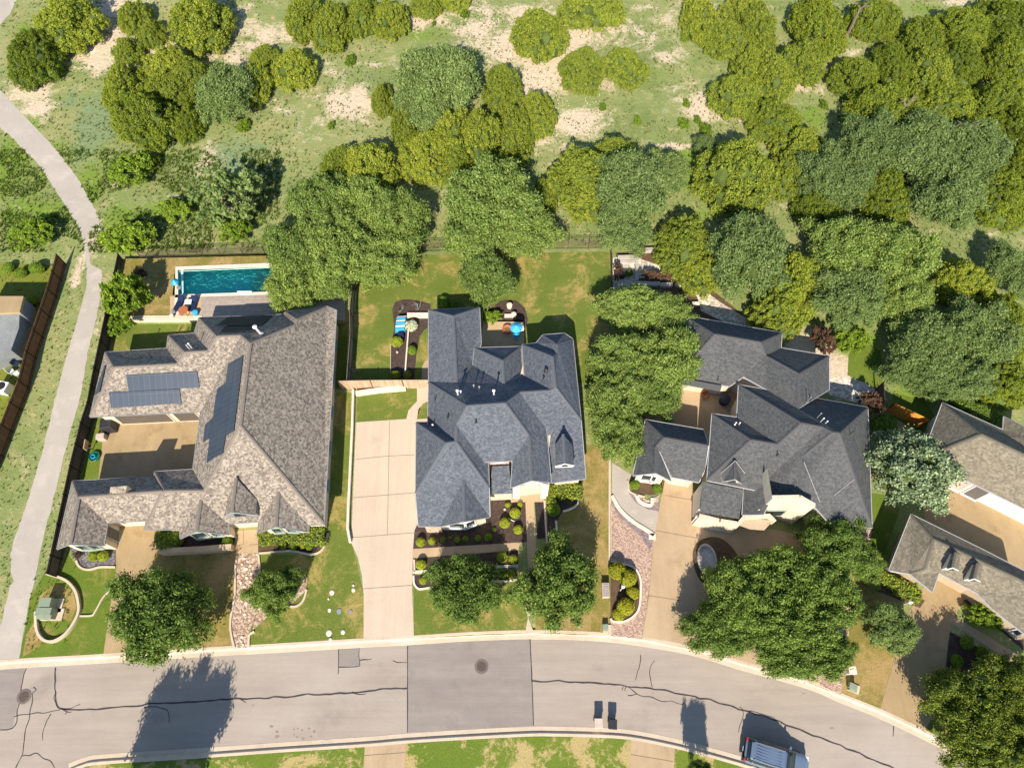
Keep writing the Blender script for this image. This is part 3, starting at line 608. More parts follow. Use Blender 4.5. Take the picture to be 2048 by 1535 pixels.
# lane and paths
LANE = [(0,-60),(38,-60),(33,0),(20,28),(0,50),(0,178),(16,197),(55,238),(109,295),(153,353),(191,420),(200,446),(184,457),(176,474),(181,528),(204,541),(202,588),(189,653),(175,708),(160,800),(142,856),(117.6,957),(90,1061),(79,1115.5),(60,1197),(46.5,1268),(38,1322),(-40,1330),(-30,1300),(3,1243.5),(16,1186),(19,1172),(28.7,1161.5),(21,1142),(20.5,1115),(24,1090),(52,1011.6),(85,902),(109,800),(131,719),(158.6,626),(173.6,571),(172.7,516.7),(167,481),(156,451),(134,415.5),(76.6,328),(27,279),(0,254),(-60,215),(-60,-60)]
sheet('lane', LANE, .012, M['lane'], jag=.12)
LW = 'mown lawn'
def lw(px, m='lawn', z=.010, name='lawn', jag=0.06): return sheet(name, px, z, M[m], kind='structure', jag=jag)
lw([(75,1170),(92,1140),(120,1143),(134,1104),(150,1128),(232,1120),(232,1180),(207,1312),(36,1322),(52,1250),(62,1185)],'lawn_green')
lw([(300,1100),(475,1085),(470,1165),(461,1240),(470,1296),(285,1308)],'lawn_dry')
lw([(516,1105),(508,1180),(498,1294),(728,1281),(728,1190),(714,1125),(700,1075),(706,785),(672,785),(655,1060),(650,1090),(640,1105),(600,1110)],'lawn')
lw([(664,590),(702,590),(696,640),(692,777),(664,777)],'lawn_green')
lw([(712,512),(1219,503),(1222,765),(850,765),(704,763),(707,640)],'lawn')
lw([(713,776),(857,776),(857,842),(712,846)],'lawn')
lw([(827,1150),(1058,1148),(1060,1265),(828,1276)],'lawn')
lw([(1168,890),(1219,890),(1221,1271),(1070,1265),(1078,1100),(1105,1075),(1111,1045),(1125,1022),(1150,1008),(1165,975)],'lawn_dry')
lw([(1740,985),(1775,990),(1800,1020),(1768,1110),(1735,1110)],'lawn_green')
lw([(1690,1200),(1725,1120),(1790,1190),(1808,1240),(1790,1330),(1759,1421),(1681,1390),(1690,1320)],'lawn_dry')
lw([(1786,786),(1850,800),(1880,850),(1860,880),(1780,830)],'lawn_green')
lw([(1700,660),(1760,700),(1770,790),(1715,760),(1695,750)],'lawn_green')
lw([(237,518),(533,511),(533,526),(350,533),(345,592),(341,632),(240,632)],'lawn_dry',ZY+.01)
lw([(232,646),(400,642),(400,760),(175,800),(190,740)],'lawn')
lw([(176,790),(236,840),(205,960),(145,965),(150,900)],'lawn_green')
lw([(-20,524),(100,530),(118,560),(62,760),(-20,980)],'turf')
lw([(137,1545),(164,1529),(372,1512),(560,1498),(731,1487),(725,1590),(120,1590)],'lawn_opposite',jag=0)
lw([(811,1480.5),(1060,1466.5),(1109,1466.5),(1263,1474),(1258,1590),(806,1590)],'lawn_opposite',jag=0)
lw([(1350,1490.5),(1432,1512),(1519,1538),(1640,1580),(1640,1640),(1346,1600)],'lawn_opposite',jag=0)
lw([(1848,1463),(1915,1498),(2048,1578),(2150,1660),(2150,1400),(1885,1400)],'lawn')
lw([(72,1240),(80,1190),(110,1165),(145,1180),(153,1215),(140,1245),(115,1225),(78,1228)],'lawn_dry',.014)
lw([(52,1270),(70,1240),(88,1285),(60,1305),(45,1312)],'lawn_dry',.014)
# driveways and walks
def dr(px, m='drive', z=.022, name='driveway', smooth=False): return sheet(name, px, z, M[m], kind='structure', smooth=smooth)
dr([(712,844),(834,836),(834,770),(858,770),(858,800),(843,808),(834,820),(834,838),(860,836),(860,990),(829.5,987),(836,1054),(826,1096),(824,1170),(828,1275.5),(727,1281),(727.5,1190),(724,1151),(716,1115),(702,1083),(706,995)])
dr([(843,776),(858,776),(858,801),(846,807),(837,818),(834,838),(812,840),(817,820),(833,803),(840,795)], z=.026, name='garden_path')
dr([(208,846),(402,838),(395,940),(385,1090),(312,1100),(300,1150),(288,1308),(206,1312.5),(218,1230),(232,1134),(232,1050),(240,1040),(196,962),(203,900)],'drive_tan')
dr([(476,1060),(517,1058),(516,1106),(472,1108)],'drive_pink',name='walkway')
dr([(825,1097),(1040,1084),(1038,1099),(825,1115.5)],'drive_pink',.028,'walkway')
dr([(1049,1000),(1067.5,1000),(1072,1092),(1054,1094)],'drive_pink',.028,'walkway')
dr([(1057,1150),(1070,1175),(1066,1215),(1057,1235),(1068,1265),(1050,1265),(1056,1235),(1050,1215),(1052,1170)],'drive',.028,'walkway')
dr([(1332,948),(1386,955),(1391,1038),(1480,1052),(1560,1060),(1650,1085),(1705,1200),(1692,1320),(1681,1390.5),(1600,1358),(1488,1328),(1410,1303.5),(1284,1277.5),(1298,1190),(1309,1063)],'drive_pink')
dr([(1300,790),(1345,760),(1480,765),(1490,900),(1400,905),(1280,870)],'drive_pink')
dr([(1866,1140),(1965,1180),(1925,1205),(1905,1240),(1895,1290),(1885,1400),(1848,1463),(1759,1421),(1785,1330),(1806,1240),(1838,1190)],'drive_tan')
dr([(1896,1240),(1905,1230),(2060,1322),(2060,1350)],'drive_pink',.028,'walkway')
dr([(1840,980),(1890,935),(2010,1000),(2080,1035),(2080,1180),(1990,1130),(1850,1045)],'drive_tan')
dr([(730,1487.5),(812,1480.5),(807,1600),(722,1600)],'drive_pink')
dr([(1263,1474),(1350,1490),(1345,1610),(1257,1600)],'drive_pink')
def joints():
    b = MB()
    L_ = [[(779,842),(774.8,1069)],[(712,918),(770,912),(829,909)],[(706.5,994.6),(831,984.8)],[(702.4,1074.5),(844,1063.5)],[(727,1176.5),(825.4,1169.7)],
      [(230,1153),(300,1149)],[(487,1058),(487,1088),(472,1090)],[(516,1088),(498,1089)],[(1262,1508),(1346,1522)],[(728,1510),(810,1504)],[(1392,1000),(1330,990)],[(1310,1060),(1392,1075)],[(1296,1190),(1360,1200)]]
    for l in L_: ribbon('j', l, .034, .035, .02, None, builder=b)
    tag(b.build('concrete_joints', M['joint']), kind='structure')
joints()
dr([(967,640),(1048,640),(1049,700),(960,700)],'patio',.03,'patio')
dr([(844,733),(850,722),(860,715),(860,764),(843,764)],'drive_pink',.03,'garden_path')
dr([(1224,924),(1262,948),(1258,979),(1273,1006),(1317,1022),(1310,1066),(1290,1056),(1266,1040),(1240,1014),(1224,986)],'lane',.03,'paved_pad')
# beds
def bed(px, m='mulch', z=.030, name='planting_bed', smooth=False): return sheet(name, px, z, M[m], kind='structure', smooth=smooth)
bed([(784.5,618),(790,604),(805,599),(820,598),(861,607),(861,653),(850,658),(839,672.6),(833,708),(828,760),(782,760),(783,681),(788.5,656)])
bed([(1008,599),(1033,601),(1050,616),(1056,640),(1049,665),(1048,643),(969,643),(962,621)])
bed([(826,1097),(829,1060),(838,1040),(972,1030),(972,985),(1020,983),(1050,985),(1054,1083)])
dr([(1020,972),(1100,968),(1098,1003),(1022,1004)],'drive_pink',.034,'walkway')
dr([(1054,1088),(1072,1086),(1076,1162),(1057,1162)],'drive_pink',.034,'walkway')
bed([(826,1117),(1036,1100),(1036,1128),(826,1142)])
bed([(826,1150),(1034,1139),(1034,1158),(930,1166),(850,1172),(836,1176),(828,1167)])
bed([(1069,1000),(1088,1000),(1093,1075),(1074,1077)],'mulch_black')
bed([(1094,1000),(1094,960),(1163,955),(1160,985),(1155,1005),(1125,1022),(1112,1045),(1117,1080),(1096,1080)],'mulch')
bed([(140,1095),(232,1085),(230,1134),(200,1132),(175,1140),(160,1136),(152,1122)],'gravel_grey')
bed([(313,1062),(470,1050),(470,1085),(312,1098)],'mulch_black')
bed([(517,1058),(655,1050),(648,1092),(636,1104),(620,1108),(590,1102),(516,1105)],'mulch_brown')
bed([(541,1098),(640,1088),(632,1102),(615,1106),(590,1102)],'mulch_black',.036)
bed([(475,1108),(514,1105),(518,1150),(515,1190),(510,1240),(497,1262),(497,1294),(468,1296),(460,1240),(470,1190)],'gravel_river')
bed([(560,1210),(585,1205),(612,1180),(614,1160),(600,1130),(560,1140),(520,1180),(505,1260)],'gravel_river',.030)
bed([(1222,1000),(1225,985),(1240,1016),(1266,1043),(1308,1075),(1298,1180),(1284,1277),(1221,1271)],'gravel_pink')
bed([(1224,990),(1240,1020),(1266,1046),(1300,1070),(1306,1082),(1300,1100),(1280,1070),(1255,1050),(1236,1030),(1223,1005)],'gravel_purple',.036)
bed([(1257,984),(1265,988),(1290,1000),(1319,988),(1317,1020),(1298,1019),(1276,1008),(1266,998)],'gravel_purple',.036)
bed([(1274,990),(1300,1001),(1319,990),(1316,1004),(1290,1004)],'gravel_river',.042)
bed([(1256,962),(1332,948),(1325,985),(1300,990),(1266,984)],'mulch_brown',.042)
bed([(1221,1121),(1262,1131),(1279,1150),(1281,1183),(1276,1221),(1252,1241),(1228,1242),(1221,1236)],'mulch_brown',.042)
bed([(1385,1110),(1400,1080),(1440,1075),(1475,1110),(1478,1160),(1440,1180),(1400,1160)],'mulch_brown',.036,smooth=True)
bed([(1420,1185),(1480,1110),(1560,1105),(1620,1150),(1640,1230),(1600,1290),(1500,1290),(1440,1250)],'gravel_river',.032,smooth=True)
bed([(1636,1315),(1692,1300),(1690,1340),(1681,1388),(1640,1369)],'gravel_pink',.032)
bed([(1700,1050),(1745,1060),(1730,1120),(1700,1150)],'gravel_pink',.032)
bed([(1232,505),(1310,500),(1400,560),(1500,640),(1480,660),(1400,640),(1232,640)],'mulch_brown',.016)
bed([(1262,504),(1284,519),(1328,533),(1350,546),(1383,556),(1410,582),(1445,607),(1500,640),(1570,660),(1580,690),(1500,672),(1440,640),(1402,621),(1394,593),(1370,566),(1340,548),(1280,556),(1262,560)],'gravel_white',.026)
bed([(1226,515),(1275,510),(1275,590),(1226,600)],'gravel_white',.022)
bed([(1679,752),(1700,757),(1730,765),(1755,782),(1775,798),(1761,800),(1735,812),(1660,790),(1650,760)],'gravel_white',.026)
bed([(1925,1200),(1960,1225),(2048,1300),(2048,1262),(1990,1216),(1960,1190)],'mulch',.03)
bed([(1900,1262),(2060,1352),(2060,1480),(1960,1480),(1885,1400)],'mulch',.030)  # dark mulch colour stands in for oak shade over the plants
bed([(1750,1150),(1850,1200),(1840,1215),(1750,1180)],'mulch_brown',.03)
# edging kerbs
def edge(px, name='bed_edging', w=.16, h=.14, m='kerb', smooth=True, z=.14): return ribbon(name, px, z, w, h, M[m], kind='structure', smooth=smooth)
edge([(152,1120),(156,1130),(166,1137),(180,1138),(200,1133),(230,1133.5)])
edge([(656,1065),(648,1092),(637,1104),(621,1108),(600,1104),(585,1101),(560,1102),(516,1106)])
edge([(474,1110),(470,1140),(469,1190),(461,1235),(461,1262),(468,1294)])
edge([(516,1106),(519,1140),(514,1165)]); edge([(497,1294),(498,1270),(508,1262)])
edge([(565,1210),(590,1212),(606,1200),(613,1178)])
edge([(825.5,1143),(1036,1130)],smooth=False,w=.22,m='stone_white'); edge([(828,1118),(829,1142)],smooth=False)
edge([(827,1150),(828,1166),(836,1176),(850,1176),(900,1168),(1034,1159)],m='stone_white')
edge([(1089,1000),(1091,1040),(1094,1085)],smooth=False); edge([(1163,975),(1158,1000),(1148,1014),(1126,1022)],m='stone_white'); edge([(1112,1040),(1114,1060),(1118,1085)],m='stone_white')
edge([(219,1180),(205,1195),(190,1222),(182,1230),(159,1231)],w=.12)
edge([(1219.5,905),(1219.5,1121)],w=.2,smooth=False); edge([(1220,1121),(1262,1131),(1279,1150),(1281.5,1183),(1276,1221),(1252,1241),(1228,1242),(1221,1236)],m='stone_white')
edge([(1224,990),(1240,1018),(1266,1042),(1290,1057),(1308,1069)],w=.32,m='stone_white'); edge([(1304,1066),(1305,1078)],w=.6,m='stone_white',smooth=False)
edge([(1272,988),(1278,1000),(1290,1008),(1303,1009),(1305,995)],w=.3,m='stone_white')
edge([(1256,960),(1258,978),(1266,986),(1290,993)],w=.12)
edge([(781.5,682),(781,760)],w=.05,smooth=False); edge([(1222,1120),(1222,1010)],w=.08,smooth=False)
# ---------------------------------------------------------------- houses
def cap_strip(b, p, q, w=.30, h=.035):
    d = (q-p); L = d.length
    if L < .3: return
    d.normalize(); n = Vector((-d.y, d.x, 0)); 
    if n.length < 1e-3: return
    n.normalize(); up = Vector((0, 0, h+.012))
    lo = Vector((0, 0, -w*.22))
    b.poly([p+up, q+up, q+n*w/2+lo+up, p+n*w/2+lo+up], up=(0, 0, 1)); b.poly([p+up, q+up, q-n*w/2+lo+up, p-n*w/2+lo+up], up=(0, 0, 1))
def roof_uv(me, ex):
    uvl = me.uv_layers.new(name='UVMap'); 
    for p in me.polygons:
        n = p.normal
        if abs(n.z) > .999: t = Vector((ex[0], ex[1], 0))
        else: t = Vector((n.y, -n.x, 0)).normalized()
        s = n.cross(t)
        for li in p.loop_indices:
            c = me.vertices[me.loops[li].vertex_index].co; uvl.data[li].uv = (c.dot(t), c.dot(s))
def build_house(key, label, roof_m, cap_m, wall_m, gut_m, name='house', cat='house', overhang=.42, root_key=None):
    h = HOUSES[key]; pos, res = solve(h); h['pos'] = pos; names = list(h['verts'])
    vs = [pos[n] for n in names]; cen = sum(vs, Vector())/len(vs)
    root = HOUSES[root_key]['root'] if root_key else empty(name, (cen.x, cen.y, 0), label, cat)
    h['root'] = root
    b = MB(); b.v = [tuple(v) for v in vs]; edges = {}; h['planes'] = {}
    for f, fd in h['faces'].items():
        idx = [names.index(n) for n in fd[1:]]; pts = [vs[i] for i in idx]; n = newell(pts)
        if n.z < 0: idx.reverse(); pts.reverse(); n = newell(pts)
        h['planes'][f] = (sum(pts, Vector())/len(pts), n)
        tr = tessellate_polygon([pts])
        for t in tr:
            t = [idx[k] for k in t]
            if newell([vs[k] for k in t]).z < 0: t.reverse()
            b.f.append(t); b.m.append(0)
        for k in range(len(idx)): edges.setdefault(tuple(sorted((idx[k], idx[(k+1) % len(idx)]))), []).append((idx[k], idx[(k+1) % len(idx)], n))
    roof = b.build('roof', M[roof_m], root); roof_uv(roof.data, h['ex'])
    # ridge and hip caps
    caps = MB()
    for e, l in edges.items():
        if len(l) == 2:
            p, q = vs[e[0]], vs[e[1]]; n1, n2 = l[0][2], l[1][2]
            d = (q-p).normalized(); inw = n1.cross(q-p) if l[0][0] == e[0] else n1.cross(p-q)
            # convex (ridge or hip) when the neighbour's plane falls away
            c1 = h['planes']; 
            m1 = inw.normalized()
            if m1.dot(n2) < -.05: cap_strip(caps, p, q)
    if caps.f: caps.build('ridge_cap', M[cap_m], roof)
    # boundary: fascia, soffit, wall
    bd = [l[0] for l in edges.values() if len(l) == 1]; nrm = {}
    for a, c, n in bd:
        d = vs[c]-vs[a]; o = Vector((d.y, -d.x, 0)).normalized()
        for k in (a, c): nrm.setdefault(k, []).append(o)
    ins = {}
    for k, l in nrm.items():
        if len(l) >= 2:
            s = l[0]+l[1]
            if s.length < .3: ins[k] = l[0]*overhang
            else:
                s.normalize(); ins[k] = s*min(overhang/max(.35, s.dot(l[0])), overhang*1.7)
        else: ins[k] = l[0]*overhang
    fa, wl, so_ = MB(), MB(), MB(); h['wall'] = {}
    for a, c, n in bd:
        p, q = vs[a], vs[c]; dn = Vector((0, 0, -.16)); up = Vector((0, 0, .012))
        d = q-p; o = Vector((d.y, -d.x, 0)).normalized()*.022
        fa.poly([p+o+up, p+o+dn, q+o+dn, q+o+up], up=tuple(o*30)); fa.poly([p+up, p+o+up, q+o+up, q+up], up=(0, 0, 1))
        fa.poly([p+o*2.6+up, p+o*2.6+dn*.55, q+o*2.6+dn*.55, q+o*2.6+up], up=tuple(o*30)); fa.poly([p+up+up, p+o*2.6+up+up, q+o*2.6+up+up, q+up+up], up=(0, 0, 1))
        pi, qi = p-ins[a], q-ins[c]
        so_.poly([p+dn+o, pi+dn, qi+dn, q+dn+o], up=(0, 0, -1))
        wl.poly([pi+dn*.5, Vector((pi.x, pi.y, 0)), Vector((qi.x, qi.y, 0)), qi+dn*.5], up=tuple(o*30))
        h['wall'][(names[a], names[c])] = (pi, qi, o.normalized())
    fa.build('gutter', M[gut_m], root); so_.build('soffit', M[wall_m], root); wl.build('wall', M[wall_m], root)
    return root
def wall_of(key, a, c):
    w = HOUSES[key]['wall']
    if (a, c) in w: return w[(a, c)]
    p, q, o = w[(c, a)]; return q, p, o
def window(key, a, c, f0, f1, z0, z1, frame='frame_white', glass='glass', name='window', door=False, sills=True):
    "a window (frame, pane) on the wall under the roof edge a-c, f0..f1 along it"
    p, q, o = wall_of(key, a, c); root = HOUSES[key]['root']
    p = Vector((p.x, p.y, 0)); q = Vector((q.x, q.y, 0)); d = q-p; A, B = p+d*f0, p+d*f1; u = (B-A).normalized(); L = (B-A).length
    ang = math.atan2(u.y, u.x); mid = (A+B)/2; fr = MB(); t = .09
    for (x, z, sx, sz) in ((0, z0-t/2, L+2*t, t), (0, z1+t/2, L+2*t, t), (-L/2-t/2, (z0+z1)/2, t, z1-z0), (L/2+t/2, (z0+z1)/2, t, z1-z0)):
        fr.box(mid+u*x+o*.04+Vector((0, 0, z)), (sx, .12, sz), ang)
    if sills: fr.box(mid+o*.09+Vector((0, 0, z0-t)), (L+.3, .2, .06), ang)
    n = max(1, round(L/.9))
    if not door:
        for k in range(1, n): fr.box(mid+u*(-L/2+L*k/n)+o*.045+Vector((0, 0, (z0+z1)/2)), (.05, .10, z1-z0), ang)
    f = fr.build(name, M[frame], root)
    g = MB(); g.box(mid+o*.02+Vector((0, 0, (z0+z1)/2)), (L, .06, z1-z0), ang)
    if door:
        for k in range(4): g.box(mid+o*.055+Vector((0, 0, z0+(k+.5)*(z1-z0)/4)), (L*.96, .02, (z1-z0)/4*.8), ang)
    g.build('pane' if not door else 'door_leaf', M[glass], f); return f
def shutters(key, a, c, f0, f1, z0, z1, mt='shutter'):
    p, q, o = wall_of(key, a, c); root = HOUSES[key]['root']; p = Vector((p.x, p.y, 0)); q = Vector((q.x, q.y, 0)); d = q-p
    for f, s in ((f0, -1), (f1, 1)):
        u = d.normalized(); c_ = p+d*f+u*s*.38; b = MB(); ang = math.atan2(u.y, u.x)
        b.box(c_+o*.05+Vector((0, 0, (z0+z1)/2)), (.5, .05, z1-z0), ang)
        for k in range(8): b.box(c_+o*.085+Vector((0, 0, z0+(k+.5)*(z1-z0)/8)), (.42, .02, (z1-z0)/8*.55), ang)
        b.build('shutter', M[mt], root)
def on_plane(key, f, u, v, lift=0.0):
    c, n = HOUSES[key]['planes'][f]; o = Vector((0, 0, CAMZ)); r = Vector(ray(u, v)); c = c+n*lift; t = (c-o).dot(n)/r.dot(n); return o+r*t
def panel(key, f, px, name='solar_panel', m='solar', lift=.12, th=.05):
    n = HOUSES[key]['planes'][f][1]; pts = [on_plane(key, f, u, v, lift) for u, v in px]
    if newell(pts).dot(n) < 0: pts.reverse()
    b = MB(); b.poly(pts); k = len(pts); lo = [p-n*th for p in pts]
    for i in range(k): b.poly([pts[i], lo[i], lo[(i+1) % k], pts[(i+1) % k]])
    b.poly(lo[::-1]); o = b.build(name, M[m], HOUSES[key]['root']); roof_uv(o.data, HOUSES[key]['ex']); return o
def vent(key, f, u, v, h=.5, r=.07, m='metal_white', cap=True, tilt=(0, 0)):
    p = on_plane(key, f, u, v); b = MB(); top = p+Vector((tilt[0], tilt[1], h))
    b.tube([p-Vector((0, 0, .1)), top], r, 8); b.lathe(tuple(p), [(r*2.2, -.05), (r*1.2, .06)], 10)
    if cap: b.lathe(tuple(top), [(r*.8, 0), (r*2, .03), (r*2, .07), (r*.6, .16)], 10)
    b.build('roof_vent', M[m], HOUSES[key]['root'])
def zpix(u, v, x, y):
    "height of the point above (x, y) seen at row v"
    r = ray(u, v); t = y/r[1]; return CAMZ+r[2]*t
# house one
build_house('h1', 'large house with mottled brown-grey shingle roof and solar panels beside the pool', 'roof_brown', 'cap_brown', 'stucco_cream', 'gutter_grey')
panel('h1','GS',[(251.7,750.1),(393.9,742.8),(398.5,774.7),(257.7,782)]); panel('h1','GS',[(217.1,784.5),(358.6,778),(362.6,806),(222.4,815.9)])
panel('h1','GW',[(208,731),(210.8,729),(198.5,783),(187.9,790.5)])
panel('h1','MW',[(485.8,710.3),(471.4,718.6),(458.6,800),(450.6,871.6),(467,860.5),(475,800)])
panel('h1','MW',[(471.1,718.6),(456.0,727.6),(450.6,766),(444,800),(428.8,914),(445,905.6),(450.3,871.8),(458.3,800)])
panel('h1','MW',[(450.3,766),(434.6,776.7),(430,800),(425.8,834.5),(419,875.7),(413,924.9),(428.4,914.3),(443.6,800)])
panel('h1','MW',[(425.4,834.8),(409.8,848.5),(405.8,883),(418.7,875.7)])
panel('h1','N1',[(455,634.5),(545,630),(524,649.5),(431,651)],m='solar_shaded'); panel('h1','N1',[(450,653),(516,651),(510,661),(440,662.5)],m='solar_shaded')
vent('h1','N1',522,667,1.0,.11,tilt=(-.25,.1)); vent('h1','BN',380,699,.9,.04,cap=False); vent('h1','BN',385,697,.9,.05); vent('h1','GN',244,714,.4,.04,'metal_black'); vent('h1','GN',284,716,.4,.04,'metal_black'); vent('h1','GN',303,714,.4,.04,'metal_black')
# garage court: two doors
window('h1','e','f',.12,.60,.15,2.45,'stucco_cream','garage_door','garage_door',True,False); window('h1','e','f',.66,.86,.15,2.45,'stucco_cream','garage_door','garage_door',True,False)
window('h1','cc','bb',.45,.95,1.0,2.4,'frame_green'); window('h1','bb','dd',.12,.5,1.0,2.4,'frame_green'); window('h1','dd','ee',.3,.75,.1,2.3,'frame_green','shutter','door',True)
window('h1','ll','kk',.2,.9,1.2,2.5,'frame_green'); window('h1','kk','nn',.2,.6,1.2,2.5,'frame_green'); window('h1','ww','tt',.35,.8,1.2,2.5,'frame_green'); window('h1','tt','ss',.1,.5,1.2,2.5,'frame_green')
for f0 in (.1,.28,.45,.62,.8): window('h1','yy','pp',f0,f0+.05,1.0,2.3,'frame_green')
def dormer(key, pts, roof_m, cap_m, front_m, parts=1, base_drop=1.4, glass=True, white=False, hip=False):
    "pts: ridge back, ridge front, left eave back, left eave front, right eave back, right eave front (u, v, z)"
    root = HOUSES[key]['root']; q = [Vector(P(*p)) for p in pts]; R0, R1, L0, L1, E0_, E1_ = q
    b = MB(); b.poly([R0, L0, L1, R1], up=(0, 0, 1)); b.poly([R0, R1, E1_, E0_], up=(0, 0, 1)); rf = b.build('dormer', M[roof_m], root); roof_uv(rf.data, HOUSES[key]['ex'])
    c = MB(); cap_strip(c, R0, R1, .26); c.build('ridge_cap', M[cap_m], rf)
    wv = MB(); dn = Vector((0, 0, base_drop)); i = (R0-R1).normalized()*.12; i.z = 0
    wv.poly([L1+i, L1+i-dn, E1_+i-dn, E1_+i, R1+i]); wv.poly([L0, L0-dn, L1+i-dn, L1+i]); wv.poly([E1_+i, E1_+i-dn, E0_-dn, E0_]); wv.build('dormer_wall', M[front_m], rf)
    if glass:
        g = MB(); mid = (L1+E1_)/2+i*.4; wd = (E1_-L1).length; u = (E1_-L1).normalized(); ang = math.atan2(u.y, u.x)
        g.box(mid+Vector((0, 0, -.05)), (wd*.34, .16, .42), ang); g.build('window', M['glass'], rf)
        t = MB(); 
        for A, B in ((L1, R1), (R1, E1_)): t.tube([A-i*.3+Vector((0, 0, -.03)), B-i*.3+Vector((0, 0, -.03))], .06, 4)
        t.build('trim', M['frame_white' if white else 'gutter_grey'], rf)
dormer('h1',[(471.8,955.2,5.3),(463.8,1023,5.3),(455,1000,4.1),(448.5,1031.6,4.15),(513.6,999.1,4.1),(511,1028.3,4.15)],'roof_brown','cap_brown','siding_grey')
# small pyramid turret on the west ridge
def turret():
    A, B, Cc, D, T = [Vector(P(*p)) for p in ((221,973,5.1),(254,971,5.1),(248.2,1000,4.0),(217,998.5,4.0),(233,968,5.9))]
    b = MB(); b.poly([D, Cc, B, A], up=(0, 0, 1)); lo = Vector((0, 0, 1.6))
    for p, q in ((A, B), (B, Cc), (Cc, D), (D, A)): b.poly([p, q, q-lo, p-lo])
    o = b.build('roof_cricket', M['roof_brown'], HOUSES['h1']['root']); roof_uv(o.data, HOUSES['h1']['ex'])
turret()
# house two
build_house('h2', 'house with slate-blue shingle roof of many gables next to the wide pale driveway', 'roof_slate', 'cap_slate', 'stucco_cream', 'gutter_pale')
for u, v, hh_ in ((916,790,.9),(988,790,.9)):
    vent('h2','MN',u,v,hh_,.075); 
vent('h2','MN',922,787,.5,.05); vent('h2','LW',866.5,853.5,.5,.05); vent('h2','LW',855+1,850,.3,.04); vent('h2','LW',871,798,.25,.04,'metal_black'); vent('h2','CS',952,843,.3,.06,'metal_black',False); vent('h2','RW',1092,742,.3,.10,'metal_black'); vent('h2','RW',1087,757,.25,.05,'metal_black'); vent('h2','LW',896,834,.2,.05,'metal_black'); 
panel('h2','MN',[(964,800),(977,799.5),(977,802.5),(964,803)],'ridge_vent','metal_grey',.10)
vent('h2','MN',948,775,.5,.05,'metal_grey'); vent('h2','MN',959,778,.5,.05,'metal_grey')
window('h2','w1','v1',.35,.95,1.1,2.5,'frame_white'); window('h2','v1','x1',.05,.45,1.1,2.5,'frame_white')
dormer('h2',[(1126.1,867.7,5.2),(1130,926.2,5.2),(1110.2,889,4.35),(1111.5,930.8,4.35),(1144.7,890,4.35),(1148,929.5,4.35)],'roof_slate','cap_slate','stucco_white',base_drop=.9,white=True)
def porch2():
    root = HOUSES['h2']['root']; b = MB()
    a, c, d, e = [Vector(P(*p)) for p in ((984,932,3.75),(1018,930,3.75),(1023.5,986.5,2.9),(979.4,988.4,2.9))]
    b.poly([a, c, d, e], up=(0, 0, 1)); o = b.build('porch_roof', M['roof_slate'], root); roof_uv(o.data, HOUSES['h2']['ex'])
    g = MB(); i = Vector((0, .35, 0)); g.poly([e+i, d+i, Vector((d.x, d.y+.35, 0)), Vector((e.x, e.y+.35, 0))]); g.build('porch_wall', M['stucco_cream'], root)
    k = MB(); A, B = Vector(P(979,923.6,4.25)), Vector(P(1018,921.6,4.25)); k.poly([A, B, Vector((B.x, B.y-.02, 3.6)), Vector((A.x, A.y-.02, 3.6))]); kk = k.build('brick_gable', M['brick_pink'], root)
    v_ = MB(); mid = (A+B)/2; v_.box((mid.x, mid.y-.05, 4.05), (.85, .08, .16), math.radians(2)); v_.build('louvre', M['frame_white'], kk)
    # brick bay at the front-left corner
    s = MB(); p, q, _ = wall_of('h2', 'w1', 't1'); 
    c0 = Vector(((p.x+q.x)/2, (p.y+q.y)/2, 0)); d = (q-p); d.z = 0; L = d.length; ang = math.atan2(d.y, d.x); n = Vector((d.y, -d.x, 0)).normalized()
    if n.y > 0: n = -n
    s.box(c0+n*.12+Vector((0, 0, 1.35)), (L*.92, .22, 2.7), ang); s.build('brick_panel', M['brick_pink'], root)
    # portico: gable front, pale piers, recessed arch
    l, j, k1 = HOUSES['h2']['pos']['l1'], HOUSES['h2']['pos']['j1'], HOUSES['h2']['pos']['k1']; zb = min(l.z, k1.z)-.05; y = (l.y+k1.y)/2+.05
    xa, xb = l.x+.15, k1.x-.15; w = MB(); w.poly([(xa, y, zb), (xb, y, zb), ((xa+xb)/2, y, j.z-.15)], up=(0, -1, 0))
    pw = (xb-xa)*.2
    for x in (xa+pw/2, xb-pw/2): w.box((x, y+.3, zb/2-.02), (pw, .6, zb-.06))
    w.box(((xa+xb)/2, y+.35, zb-.35), ((xb-xa)-.02, .5, .66)); w.build('portico', M['stucco_white'], root)
    r = MB(); r.box(((xa+xb)/2, y+1.2, zb/2-.3), ((xb-xa)*.6, .2, zb-.7)); r.build('entry_wall', M['stucco_cream'], root)
    t = MB(); mx = (xa+xb)/2; t.tube([(mx-.9+1.8*s_/10, y-.04, zb-.05+.28*math.sin(math.pi*s_/10)) for s_ in range(11)], .06, 5); t.build('arch_moulding', M['brick_pink'], root)
porch2()
